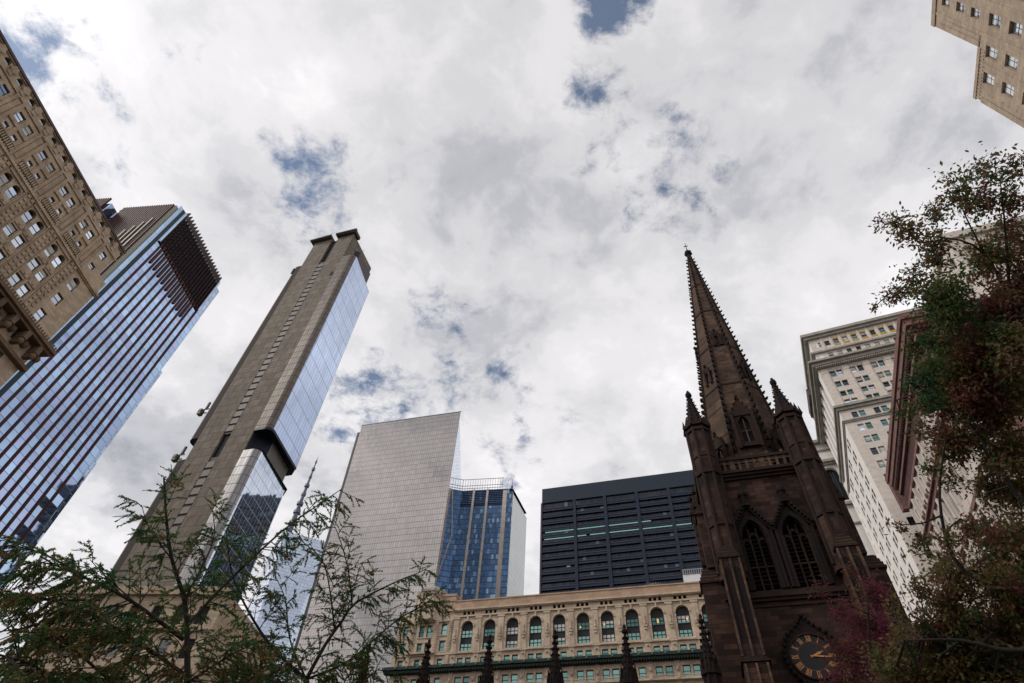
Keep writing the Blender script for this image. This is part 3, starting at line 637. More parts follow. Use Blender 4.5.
    MB().box(22.2, 23.4, -.18, .0, 238.5, 241.5).box(-2.9, -1.9, -.2, .2, 249, 253.5).build('opening', M['black_void'], t)
    MB().poly([(1.2, 22, 0), (24.3, 22, 0), (24.3, 22, 277), (1.2, 22, 277)]).build('rear_wall', M['concrete'], t)
    for (x, z, lab) in ((-5.4, 154.0, 'dark construction hoist car bracketed high on the left edge of the concrete tower'), (-3.8, 131.5, 'pale construction hoist platform at the lower gap floor of the concrete tower')):
        h = empty('construction_hoist'); place(h, t, lab, 'hoist', 'hoists on the concrete tower'); 
        MB().box(x - 1.1, x + .3, -.5, 1.2, z - 1.0, z + 1.6).box(x - 1.0, x + .2, -.62, -.5, z + .2, z + 1.1).build('car', plain('yellow-grey hoist car', (.20, .17, .12), .6, 0, .4, 2), h)
        MB().box(x + .3, x + 2.6, .2, .5, z + 1.4, z + 1.9).box(x + .3, x + 2.6, .2, .5, z - .6, z - .2).tube([(x + .4, .3, z - .4), (x + 1.6, .3, z + 4.4)], [.2, .2], 4).box(x + 1.0, x + 1.7, 0, .7, z + 2, z + 5.2).build('bracket', plain('dark hoist bracket', (.06, .055, .05)), h)
concrete_tower()

# ------------------------------------------------------------------ striped blue tower
def striped_tower():
    t = empty('office_tower', (-126.08 * .85, 114.44 * .85, 1.7 * .15), 80.6); t.scale = (.85, .85, .85)
    tag(t, 'blue mirrored tower with dark red vertical fins and a brown louvred crown', 'skyscraper')
    g = curtain('mirror blue glass', 0, 2.87, 2.9, .05, .14, (.42, .57, .80), (.16, .2, .3), rough=.03, var=.15, tilt=.02, glass2=(.40, .49, .73), prob=.38, ox=.6)
    MB().poly([(-3.0, 0, 0), (34.2, 0, 0), (34.2, 0, 179), (-3.0, 0, 179)]).build('glass_facade', g, t)
    ge = curtain('end bay glass', 0, 1.4, 2.9, .08, .16, (.44, .54, .72), (.22, .26, .36), rough=.05, var=.2, tilt=.03)
    MB().box(34.2, 36.0, .8, 20, 0, 150).box(34.2, 37.4, 1.8, 20, 0, 111).box(30.7, 34.3, .3, 20, 179, 197).box(30.65, 31.6, -.3, 1, 179, 199.5).build('end_bay', ge, t)
    fin = plain('dark red fin', (.085, .024, .018), .5, .1, .25, .2)
    fm = MB().box(-.22, .22, -.42, .02, 0, 180).mesh('fin', fin)
    for k in range(11): inst('fin', fm, t, (2.15 + 2.87 * k, 0, 0))
    MB().box(-1.5, -.2, -.25, .1, 0, 199).build('dark_mullion', plain('dark teal strip', (.03, .045, .06), .3, .4), t)
    # louvred crown: lattice of fins with short spikes above the roof line
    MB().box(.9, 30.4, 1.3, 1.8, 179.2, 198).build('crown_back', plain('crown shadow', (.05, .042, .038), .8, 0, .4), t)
    cf = plain('plum louvre fin', (.035, .018, .024), .9); cl = plain('grey louvre rail', (.17, .16, .155), .5, .2)
    fm2 = MB().box(-.16, .16, -.5, 1.2, 179, 201.5).mesh('crown_fin', cf)
    for k in range(21): inst('crown_fin', fm2, t, (1.4 + k * 1.45, 0, 0))
    rail = MB()
    for k in range(9): rail.box(1, 30.5, .5, 1.1, 180.4 + k * 2.15, 180.8 + k * 2.15)
    for k in range(41): rail.box(1.05 + k * .72, 1.15 + k * .72, .2, .5, 179.5, 198.4)
    rail.build('crown_rail', cl, t)
    st = MB()
    for k in range(9): st.box(3.2 + 2.87 * k, 3.9 + 2.87 * k, -.5, 0, 170, 180)
    st.build('short_fin', fin, t)
    MB().poly([(.3, .2, 179.3), (30.6, .2, 179.3), (30.6, 1.2, 179.3), (.3, 1.2, 179.3)]).box(.3, 30.6, -.4, .2, 178.9, 179.3).build('crown_ledge', cf, t)
    # corner strips
    MB().box(-3.1, -1.5, -.1, 3, 0, 199.0).box(-.2, .9, -.15, 2, 179.05, 199.5).build('corner_glass', curtain('corner blue glass', 0, 2.0, 5.8, .06, .1, (.42, .56, .74), (.2, .26, .36), rough=.05, var=.12), t)
    MB().box(-4.4, -3.1, .3, 3, 0, 197).build('pale_corner_panel', plain('pale olive panel', (.36, .36, .29), .5), t)
    # south face (runs inward from the corner)
    sf = MB(); w = Wst(-4.4, 3.0)
    fs = plain('brown south fin', (.085, .028, .024), .6, 0, .25, .2)
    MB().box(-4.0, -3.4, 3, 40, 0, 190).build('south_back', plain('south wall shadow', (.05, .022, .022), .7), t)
    fm3 = MB().box(-5.0, -4.2, -.22, .22, 0, 197).mesh('south_fin', fs)
    for k in range(22): inst('south_fin', fm3, t, (0, 1.2 + k * .92, 0))
    fm4 = MB().box(-5.3, -4.2, -.2, .2, 120, 186).mesh('pale_fin', plain('pale fin', (.42, .40, .33), .5))
    for k in range(4): inst('pale_fin', fm4, t, (0, 3.2 + k * 2.0, -k * 2.5))
    for k in range(14): sf.box(-4.6, -4.25, 2, 22, 120 + k * 5.8, 120.5 + k * 5.8)
    sf.build('south_rail', fs, t)
    MB().box(-8.2, -3.4, 22.0, 34, 0, 194).build('south_wing', curtain('south wing glass', 1, 1.6, 5.8, .1, .1, (.30, .42, .60), (.08, .1, .16), rough=.05), t)
    fm5 = MB().box(-9.0, -8.25, -.14, .14, 100, 197.5).mesh('south_fin', fs)
    for k in range(13): inst('south_fin', fm5, t, (0, 24.2 + k * .9, 0))
    MB().box(-3.3, 34, 3.05, 34, 0, 179.02).build('inner_block', M['navy'], t)
striped_tower()

# ------------------------------------------------------------------ tan terracotta building, upper left
def tan_building():
    t = empty('terracotta_building', (-74.81, 24.72, 0), 81.6)
    tag(t, 'tan carved terracotta office building with paired windows and heavy balcony, upper left edge', 'building')
    m = S_(); holes = []; wins = []
    P = 5.75; cs = [28.5 - P * k for k in range(9)]
    for c in cs:
        for s in (-.97, .97):
            holes.append((c + s - .62, c + s + .62, 84.3, 85.9)); wins.append((c + s, 84.33, 1.2, 1.5, 2, 1))
            holes.append((c + s - .42, c + s + .42, 81.4, 82.6)); wins.append((c + s, 81.42, .82, 1.16, 1, 1))
            holes.append((c + s - .66, c + s + .66, 75.7, 78.3, 1)); wins.append((c + s, 75.72, 1.28, 1.9, 2, 1))
            for z in (72.0, 68.0, 58.8): holes.append((c + s - .70, c + s + .70, z, z + 2.0)); wins.append((c + s, z + .02, 1.36, 1.95, 2, 1))
            holes.append((c + s - .55, c + s + .55, 63.0, 64.6)); wins.append((c + s, 63.02, 1.06, 1.55, 2, 1))
    for z in (84.4, 81.4): holes.append((33.0, 34.1, z, z + (1.5 if z > 84 else 1.1))); wins.append((33.55, z + .02, 1.06, (1.46 if z > 84 else 1.06), 2, 1))
    holes.append((33.0, 34.4, 75.7, 78.3, 1)); wins.append((33.7, 75.72, 1.36, 1.9, 2, 1))
    for z in (71.9, 67.9, 63.0, 58.8): holes.append((33.0, 34.4, z, z + 2.0)); wins.append((33.7, z + .02, 1.36, 1.95, 2, 1))
    at = [28.5 - P * k / 2 - P / 4 + .0 for k in range(-1, 17)]
    for c in [29.43 - 2.875 * k for k in range(17)] + [32.4]: holes.append((c - .5, c + .5, 88.05, 89.05, 1)); wins.append((c, 88.07, .98, .5, 1, 1))
    wall = MB(); facade(wall, -24, 35.2, 0, 89.5, holes, m, .65); facade(wall, 35.2, 37.4, 0, 82.5, [], m, .65)
    wall.poly([(37.4, 0, 0), (37.4, 25, 0), (37.4, 25, 82.5), (37.4, 0, 82.5)]).poly([(-24, 0, 0), (-24, 25, 0), (-24, 25, 90), (-24, 0, 90)]).poly([(-24, 25, 0), (37.4, 25, 0), (37.4, 25, 82.5), (35.2, 25, 89.5), (-24, 25, 89.5)]).poly([(35.2, 0, 82.5), (35.2, 25, 82.5), (35.2, 25, 89.5), (35.2, 0, 89.5)]).poly([(35.2, 0, 82.5), (37.4, 0, 82.5), (37.4, 25, 82.5), (35.2, 25, 82.5)]).poly([(-24, 0, 89.48), (35.2, 0, 89.48), (35.2, 25, 89.48), (-24, 25, 89.48)]).build('wall', M['tan'], t)
    MB().box(-23.6, 34.9, .95, 24.6, 0, 89.2).build('interior', M['black_void'], t)
    panes = [M['pane_grey'], M['pane_grey'], M['pane_blue']]
    wins.sort(key=lambda w: -(w[0] + 0.6 * w[1])); 
    keep = [w for w in wins if w[0] > 2 - 0 and w[1] > 57][:100]
    for (c, z, w, h, r, cc) in keep: window(t, c, z, m, 'S', w, h, cc, r, M['dark_frame'], panes, .22, .07, M['blind'], .2)
    rest = MB()
    for (c, z, w, h, r, cc) in wins:
        if (c, z, w, h, r, cc) not in keep: rest.box(c - w / 2, c + w / 2, .45, .5, z, z + h)
    tag(rest.build('window_row', M['pane_grey'], t), kind='stuff')
    tr = MB()
    tr.box(-24.2, 35.6, -.2, .0, 89.1, 89.3).box(-24.1, 35.5, -.2, 0, 86.75, 87.1)
    for k in range(26):
        c = 33.5 - 2.875 * k; tr.ngon(c, 0, .6, 10, -.0, .35, m=lambda x, y, z: (x, -z, 88.4 + y))      # medallions between the attic lights
        tr.box(c - .35, c + .35, -.3, 0, 87.15, 89.4)
    for c in cs:
        tr.box(c + 1.95, c + 2.4, -.28, 0, 79.9, 86.7).box(c + 3.35, c + 3.8, -.28, 0, 79.9, 86.7).box(c + 2.55, c + 3.2, -.12, 0, 80.5, 86.2)
        tr.box(c - 1.9, c + 1.9, -.22, 0, 83.3, 83.95).box(c - .25, c + .25, -.2, 0, 81.2, 86)
        for k in range(12): tr.box(c - 1.85 + k * .32, c - 1.67 + k * .32, -.5, 0, 79.9, 80.9)
        tr.box(c - 1.9, c + 1.9, -.55, 0, 80.9, 81.2)
        for s in (2.5, 3.25): 
            for z in np.arange(65.8, 78.5, .9): tr.box(c + s - .22, c + s + .22, -.3, -.14, z, z + .5)
        tr.box(c + 2.15, c + 3.6, -.14, 0, 65.6, 78.8)
        tr.box(c - 1.95, c + 1.95, -.25, 0, 78.5, 78.85).box(c - 1.9, c - 1.75, -.2, 0, 66, 78.5).box(c + 1.75, c + 1.9, -.2, 0, 66, 78.5).box(c - .2, c + .2, -.16, 0, 66, 76.6)
        for z in (74.3, 70.4, 66.5): tr.box(c - 1.7, c + 1.7, -.16, 0, z, z + .7); tr.sphere(c - .97, -.12, z + .35, .24, 1, 6, 4); tr.sphere(c + .97, -.12, z + .35, .24, 1, 6, 4)
    tr.box(-24.2, 37.7, -.45, 0, 79.1, 79.55).box(-24.2, 37.6, -.25, 0, 78.9, 79.1)
    for k in range(150): x = -24 + k * .41; tr.box(x, x + .2, -.4, 0, 79.56, 79.8)
    tr.build('carved_trim', M['tan_trim'], t)
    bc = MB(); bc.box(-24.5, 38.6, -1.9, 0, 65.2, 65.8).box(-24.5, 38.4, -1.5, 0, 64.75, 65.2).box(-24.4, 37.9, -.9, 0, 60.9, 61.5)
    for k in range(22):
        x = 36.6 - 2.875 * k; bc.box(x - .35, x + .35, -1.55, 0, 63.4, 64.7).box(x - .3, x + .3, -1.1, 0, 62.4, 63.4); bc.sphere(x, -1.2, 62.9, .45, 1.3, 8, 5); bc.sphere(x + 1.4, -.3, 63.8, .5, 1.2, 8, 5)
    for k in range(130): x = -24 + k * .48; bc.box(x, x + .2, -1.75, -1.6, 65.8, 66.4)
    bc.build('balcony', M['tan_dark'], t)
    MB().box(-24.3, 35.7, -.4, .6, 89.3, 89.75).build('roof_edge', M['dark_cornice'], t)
tan_building()

def low_building():
    t = empty('low_building', (-56.57, 81.96, 0), -8.4)
    tag(t, 'low tan stone building half hidden behind the left tree', 'building')
    holes = []; m = S_()
    for r in range(8):
        for k in range(7): holes.append((-.2 + k * 3.2, 1.3 + k * 3.2, 35.6 - 4.2 * r, 38.0 - 4.2 * r))
    w = MB(); facade(w, -2.0, 22, 0, 40, holes, m, .4)
    w.poly([(-2, 0, 0), (-2, 20, 0), (-2, 20, 40), (-2, 0, 40)]).poly([(22, 0, 0), (22, 20, 0), (22, 20, 40), (22, 0, 40)]).poly([(-2, 0, 40), (22, 0, 40), (22, 20, 40), (-2, 20, 40)]).poly([(-2, 20, 0), (22, 20, 0), (22, 20, 40), (-2, 20, 40)]).build('wall', M['tan'], t)
    for (a, b, c, d) in holes[:56]: window(t, (a + b) / 2, c + .02, m, 'S', b - a - .04, d - c - .04, 1, 2, M['dark_frame'], [M['pane_dark'], M['pane_blue']], .25)
    tr = MB().box(-2.4, 22.4, -.5, .2, 39.3, 40.4).box(-2.2, 22.2, -.25, 0, 34.6, 35.0)
    tr.build('cornice', M['tan_trim'], t)
low_building()

# ------------------------------------------------------------------ white limestone tower, right of the church
def white_building():
    t = empty('white_building', (97.24, 122.04, 0), -25.4)
    tag(t, 'tall white limestone building with stacked cornices and paired windows, right of the church', 'building')
    s = S_(); w = Wst(0, 0)
    B = 5.9; c0 = 4.6                                   # first window pair centre on the south wall
    nb = 7; L = 44.0
    # --- shaft below the double cornice
    hs, ws, big = [], [], []
    rows = [126.35 - 4.38 * k for k in range(1, 29)]
    for k in range(nb):
        for sft in (-.98, .98):
            hs.append((c0 + B * k + sft - .78, c0 + B * k + sft + .78, 125.9, 128.1)); ws.append((c0 + B * k + sft, 125.92, 2.14))
            for z in rows: hs.append((c0 + B * k + sft - .78, c0 + B * k + sft + .78, z - 1.0, z + 1.35)); ws.append((c0 + B * k + sft, z - .98, 2.3))
    wall = MB(); facade(wall, 0, L, 0, 129.2, hs, s, .5)
    hw, ww = [], []
    for k in range(4):
        for sft in (-1.4, 1.4):
            c = 7.6 + 9.6 * k + sft
            if c > 35: continue
            for z in rows: hw.append((c - 1.0, c + 1.0, z - 1.4, z + 1.55)); ww.append((c, z - 1.38, 2.9))
    wsd = MB(); facade(wsd, 0, 35.6, 0, 129.2, hw, w, .3)
    wall.build('south_wall', M['buff_stone'], t)
    wsd.build('west_wall', M['white_stone'], t)
    # --- tall pilaster storey
    hs2, ws2 = [], []
    for k in range(nb):
        for sft in (-.98, .98):
            for z0, z1 in ((143.3, 145.9), (138.8, 141.2), (134.9, 137.0), (131.5, 133.5)): hs2.append((c0 + B * k + sft - .8, c0 + B * k + sft + .8, z0, z1)); ws2.append((c0 + B * k + sft, z0 + .02, z1 - z0 - .04))
    mid = MB(); facade(mid, 0, L, 130.9, 147.9, hs2, S_(0, .25), .7); mid.build('south_wall', M['buff_stone'], t)
    wm = MB(); wm.box(.0, 2.0, .3, 4.0, 130.9, 147.9).box(3.2, 3.6, 4.0, 34, 130.9, 147.9); wm.build('west_wall', M['white_stone'], t)
    pil = MB().box(.25, 1.9, -1.2, 1.2, 131.0, 146.6).box(.1, 2.1, -1.4, 1.4, 146.6, 147.8).mesh('pilaster', M['white_stone'])
    for k in range(6): inst('pilaster', pil, t, (0, 9.4 + 4.9 * k, 0))
    MB().box(2.4, 3.1, 4.2, 34, 131, 147).build('recess_glass', M['pane_dark'], t)
    spn = MB()
    for z in (134.0, 137.5, 141.8): spn.box(2.1, 3.0, 4.1, 34, z, z + .9)
    spn.build('recess_spandrel', M['grey_trim'], t)
    # --- attic
    ha, wa = [], []
    for k in range(12):
        c = 4.0 + 2.75 * k; ha.append((c - .78, c + .78, 158.3, 160.6)); wa.append((c, 158.3))
        c2 = 3.3 + 2.75 * k; ha.append((c2 - .72, c2 + .72, 152.6, 154.9)); wa.append((c2, 152.62))
    at = MB(); facade(at, 1.6, L, 149.9, 164.0, ha, S_(0, 1.2), .5); at.build('south_wall', M['buff_stone'], t)
    MB().box(1.6, 4, 1.25, 34, 149.9, 164).build('west_wall', M['white_stone'], t)
    MB().box(2.2, L - .3, 2.1, 36, 129, 163.7).box(1.0, L - .3, 1.2, 34, 0, 129).build('interior', M['black_void'], t)
    allw = [(s, 'S', c, z, 1.54, h, 2, 0.3) for c, z, h in ws] + [(S_(0, .25), 'S', c, z, 1.58, h, 2, .5) for c, z, h in ws2]
    allw += [(S_(0, 1.2), 'S', c, z, 1.42, 2.26, 2, .3) for c, z in wa]
    allw += [(w, 'W', c, z, 1.98, h, 2, .14) for c, z, h in ww]
    def seen(q):                                        # how large it shows: near the corner and high wins
        if q[1] == 'S': return (q[2] < 24 - max(0, (126 - q[3])) * .12) * 1000 + q[3] - q[2] * .6
        return 500 + q[3] - q[2] * .9 if q[3] > 84 and q[3] < 118 else q[3] * .2
    allw.sort(key=lambda q: -seen(q))
    panes = [M['pane_dark'], M['pane_teal'], M['pane_dark'], M['pane_teal'], M['pane_grey']]
    for (mm, ax, c, z, ww_, h, r, d) in allw[:100]:
        if ax == 'S': window(t, c, z, mm, 'S', ww_, h, 1, r, M['dark_frame'], panes, d, .08, M['blind'], .3)
        else:
            o = window(t, c, z, mm, 'W', ww_, h, 1, r, M['dark_frame'], [M['pane_dark']], d, .08)
    rest = MB(); rb = random.Random(5); restb = MB()
    for (mm, ax, c, z, ww_, h, r, d) in allw[100:]:
        rest.box(c - ww_ / 2, c + ww_ / 2, d + .02, d + .08, z, z + h, mm)
        rest.box(c - ww_ / 2, c + ww_ / 2, d - .05, d + .0, z + h * .47, z + h * .53, mm)
    tag(rest.build('window_row', M['pane_dark'], t), kind='stuff')
    for c, z in wa:
        if z > 157 and c > 8: pass
    yl = MB()
    for k in range(2, 12): c = 4.0 + 2.75 * k; yl.box(c - .8, c + .8, 1.12, 1.19, 160.65, 161.25).box(c - .8, c + .8, 1.12, 1.19, 157.5, 158.25)
    yl.build('yellow_netting', M['yellow'], t)
    # --- cornices: rings round the south and west faces
    def ring(mb, z0, z1, p, inset=0.0, end=36.0): mb.box(-p + inset, L, -p + inset, 1.0 + inset, z0, z1); mb.box(-p + inset, 1 + inset, 1.0 + inset, end, z0, z1)
    c = MB()
    ring(c, 129.2, 130.1, .55); ring(c, 130.1, 130.9, 1.05, 0, 36.2); ring(c, 124.55, 125.0, .3); ring(c, 125.0, 125.35, .5, 0, 36.1)
    ring(c, 148.0, 149.2, 1.3, 0, 37.4); ring(c, 147.7, 148.0, .8)
    ring(c, 149.2, 150.0, 2.1, 0, 37.6); ring(c, 155.5, 156.2, .7, 1.2, 37)
    c.build('cornice', M['grey_trim'], t)
    c = MB(); ring(c, 162.4, 163.4, .9, 1.3, 26.2); ring(c, 163.4, 164.6, 1.5, 1.3, 25); c.build('top_cornice', M['grey_trim'], t)
    c = MB(); c.box(-.1, .5, 30, 38, 148, 163); c.box(-.7, 1, 25, 37.8, 160.5, 163.4); c.build('rear_cornice', M['dark_cornice'], t)
    dn = MB()
    for k in range(70): dn.box(-.4 + k * .62, -.1 + k * .62, -1.2, -.05, 147.4, 147.69)
    for k in range(nb):
        x = c0 - 2.95 + B * k
        dn.box(x - .75, x + .75, .0, .24, 131.0, 145.3).box(x - .9, x + .9, -.1, .24, 145.3, 146.9); dn.box(c0 + B * k - .9, c0 + B * k + .9, .1, .24, 146.5, 147.2)
    dn.build('carved_trim', M['buff_stone'], t)
    lw = MB().box(c0 - .9 + B * .5, c0 + .9 + B * .5, .08, .2, 148.2, 148.9); lw.build('frieze_light', M['black_void'], t)
    nw = MB()
    for k in range(12):
        c = 4.0 + 2.75 * k; nw.box(c - .85, c + .85, .95, 1.18, 156.3, 156.75); nw.box(c + 1.15, c + 1.6, 1.0, 1.19, 156.4, 162.3)
    nw.build('attic_trim', M['buff_stone'], t)
    MB().poly([(2, 2, 163.9), (L, 2, 163.9), (L, 36, 163.9), (2, 36, 163.9)]).build('roof', M['roof'], t)
    MB().box(34.8, 35.9, -.15, .0, 0, 129).box(-.35, .0, 34.2, 35.6, 0, 129.1).build('quoin', M['white_stone'], t)
    MB().tube([(2.5, 30, 164), (2.0, 27, 170)], [.1, .06], 4).build('flagpole', M['grey_metal'], t)
white_building()

def classical_building():
    t = empty('classical_building', (108.6, 160.9, 0), -25.4)
    tag(t, 'pale classical building with an arched top window, seen between the church and the white tower', 'building')
    w = MB(); facade(w, 0, 30, 0, 151, [(2.2, 6.8, 126, 139.5, 1)], S_(), 1.2)
    facade(w, 0, 30, 0, 151, [(4 + 8 * k, 8.6 + 8 * k, 126, 139.5, 1) for k in range(3)], Wst(), 1.2)
    w.poly([(0, 0, 151), (30, 0, 151), (30, 30, 151), (0, 30, 151)]).poly([(30, 0, 0), (30, 30, 0), (30, 30, 151), (30, 0, 151)]).poly([(0, 30, 0), (30, 30, 0), (30, 30, 151), (0, 30, 151)]).build('wall', M['white_stone'], t)
    MB().box(1.3, 28, 1.3, 28, 0, 150).build('interior', M['pane_dark'], t)
    c = MB()
    for z0, z1, p in ((150, 151.2, 1.4), (146.8, 147.4, .5), (141.2, 142.2, 1.5), (140.4, 141.2, .8), (124.0, 125, .9), (117, 117.6, .4)): c.box(-p, 31, -p, .0, z0, z1).box(-p, 0, .0, 31, z0, z1)
    c.build('cornice', M['grey_trim'], t)
classical_building()

# ------------------------------------------------------------------ rose stone building with a deep cornice, behind the right tree
def rose_building():
    t = empty('rose_building', (75.63, 66.78, 0), -22.4)
    tag(t, 'pink stone building with a deep modillion cornice, behind the right tree', 'building')
    w = Wst(1.7, 1.7); hs, ws = [], []
    rows = [(86.6, 89.0), (74.0, 80.2), (64.0, 69.0), (58.5, 62.4), (52.8, 56.6), (47, 50.8), (41, 45), (35, 39), (29, 33), (23, 27), (17, 21)]
    for k in range(12):
        c = 3.0 + 4.1 * k
        for z0, z1 in rows: hs.append((c - 1.15, c + 1.15, z0, z1)); ws.append((c, z0, z1 - z0))
    m = MB(); facade(m, 0, 50, 0, 97, hs, w, .7); m.build('west_wall', M['pale_pier'], t)
    hs2 = []
    for k in range(8):
        c = 3.2 + 4.1 * k
        for z0, z1 in rows: hs2.append((c - 1.15, c + 1.15, z0, z1))
    m = MB(); facade(m, 0, 36, 0, 97, hs2, S_(1.7, 1.7), .7); m.build('south_wall', M['pink_stone'], t)
    MB().box(2.6, 37, 2.6, 51, 0, 96.5).build('interior', M['black_void'], t)
    ws.sort(key=lambda q: -(q[1] - q[0] * .25)); 
    for c, z, h in ws[:96]: window(t, c, z + .02, w, 'W', 2.26, h - .04, 2, 2, M['dark_frame'], [M['pane_dark'], M['pane_grey'], M['pane_dark']], .5, .12, M['blind'], .3)
    p = MB()
    for k in range(13):
        y = 1.7 + .95 + 4.1 * k
        p.box(1.25, 1.69, y - .55, y + .55, 0, 81.4)
        p.box(1.0, 1.69, y - .3, y + .3, 82.6, 90)
    p.build('pier', M['pale_pier'], t)
    for z0, z1, q in ((81.4, 82.5, .5), (82.51, 82.9, 1.0), (70.0, 70.9, .45), (57.2, 57.7, .3), (90.4, 91.2, .55), (94.4, 95.2, .9)):
        c = MB(); c.box(1.7 - q, 38, 1.7 - q, 1.69, z0, z1).box(1.7 - q, 1.69, 1.7, 52 + q, z0, z1)
        c.build('string_course', M['pink_stone'], t)
    o = MB()
    for k in range(64): y = 1.8 + k * .8; o.box(1.35, 1.68, y, y + .35, 91.3, 94.2)
    fo = MB().sphere(1.6, 0, 84.8, .55, 1.4, 8, 5).mesh('frieze_boss', M['pink_dark'])
    for k in range(24): inst('frieze_boss', fo, t, (0, 2.4 + k * 2.05, 0))
    o.build('frieze_fluting', M['pink_dark'], t)
    k = MB(); k.box(0, 38, 0, 1.7, 97.0, 98.6).box(0, 1.7, 1.7, 53, 97.0, 98.6).box(-.35, 38.2, -.35, .3, 98.6, 99.9).box(-.35, .3, .3, 53.3, 98.6, 99.9).box(-.1, 2.4, 52, 53.6, 90.5, 98.5); k.build('cornice', M['pink_stone'], t)
    d = MB()
    for i in range(68): y = 1.0 + i * .77; d.box(.25, 1.65, y, y + .36, 96.0, 96.98)
    for i in range(46): x = 1.9 + i * .77; d.box(x, x + .36, .25, 1.65, 96.0, 96.98)
    d.build('modillion', M['pink_dark'], t)
    MB().box(1.8, 37, 1.8, 51, 97.2, 98).build('roof', M['roof'], t)
    a = MB(); hs = [(c_ - .9, c_ + .9, z, z + 2.6) for c_ in (3, 7, 11, 15, 19) for z in (108, 115, 122)]
    facade(a, 0, 24, 98, 130, hs, S_(21, 6), .5); facade(a, 0, 26, 98, 130, hs, Wst(21, 6), .5)
    a.box(21.8, 44, 6.8, 31, 98, 129.5).box(20.4, 45.5, 5.4, 6.0, 128.2, 130.4).box(20.4, 21.0, 6.0, 32, 128.2, 130.4); a.build('penthouse', M['buff_stone'], t)
rose_building()

# ------------------------------------------------------------------ stepped deco tower, upper right
def deco_tower():
    t = empty('deco_tower', (97.42, 28.62, 0), -114.5)
    tag(t, 'buff stone stepped tower with deep windows and white blinds, upper right corner', 'skyscraper')
    m = S_()
    hs = []; ws = []
    cols = [7.1 + 6.6 * k for k in range(5)]; cl = [.5, -5.25]
    zz = [143.2 - 7.25 * k for k in range(18)]
    for c in cols:
        for z in [151.0, 157.2, 163.7]: hs.append((c - 1.05, c + 1.05, z, z + 3.5)); ws.append((c, z, 2.1, 3.5))
        for z in zz: hs.append((c - 1.3, c + 1.3, z, z + 4.2)); ws.append((c, z, 2.6, 4.2))
    lo = [(c - 1.3, c + 1.3, z, z + 4.2) for c in cl for z in zz]
    ws += [(c, z, 2.6, 4.2) for c in cl for z in zz]
    w = MB(); facade(w, .9, 40, 150.0, 171.0, [h for h in hs if h[2] > 150], m, .8); facade(w, -10.6, 40, 0, 150.0, [h for h in hs if h[2] < 150] + lo, m, .8)
    w.poly([(.9, 0, 150), (.9, 30, 150), (.9, 30, 171), (.9, 0, 171)]).poly([(-10.6, 0, 0), (-10.6, 30, 0), (-10.6, 30, 150), (-10.6, 0, 150)]).poly([(-10.6, 0, 150), (.9, 0, 150), (.9, 30, 150), (-10.6, 30, 150)]).poly([(40, 0, 0), (40, 30, 0), (40, 30, 171), (40, 0, 171)]).poly([(.9, 0, 171), (40, 0, 171), (40, 30, 171), (.9, 30, 171)]).poly([(-10.6, 30, 0), (40, 30, 0), (40, 30, 171), (-10.6, 30, 171)])
    w.build('wall', M['art_deco'], t)
    MB().box(-10, 39, 1.1, 29, 0, 149).box(1.5, 39, 1.1, 29, 149, 170).build('interior', M['black_void'], t)
    for c, z, a, h in ws:
        if z < 60: continue
        window(t, c, z + .03, m, 'S', a - .05, h - .06, 2, 2, plain_frame, [M['pane_grey']], .62, .14, M['white_blind'], .9)
    tr = MB()
    tr.box(.6, 40, -.25, 0, 169.6, 171.4).box(.7, .9, -.1, 2, 150, 169.5).box(-10.9, .6, -.2, 0, 149.2, 150.3).box(-10.9, -10.6, .0, 5, 149.2, 150.3).box(-10.8, -9.6, -.22, 0, 0, 147).box(-9.4, -8.4, -.12, 0, 0, 145.2).box(.8, 2.0, -.2, 0, 150.0, 167.5).box(2.2, 3.1, -.12, 0, 150, 165)
    for k in range(6): x = 3.8 + 6.6 * k; tr.box(x - .35, x + .35, -.15, 0, 0, 169.5)
    tr.box(-2.65, -2.05, -.12, 0, 0, 149.1)
    for k in range(14): tr.box(-10.5 + k * .8, -10.1 + k * .8, -.1, 0, 147.9, 149.1)
    tr.build('carved_trim', M['art_deco'], t)
plain_frame = plain('grey window frame', (.10, .09, .09), .5)
deco_tower()

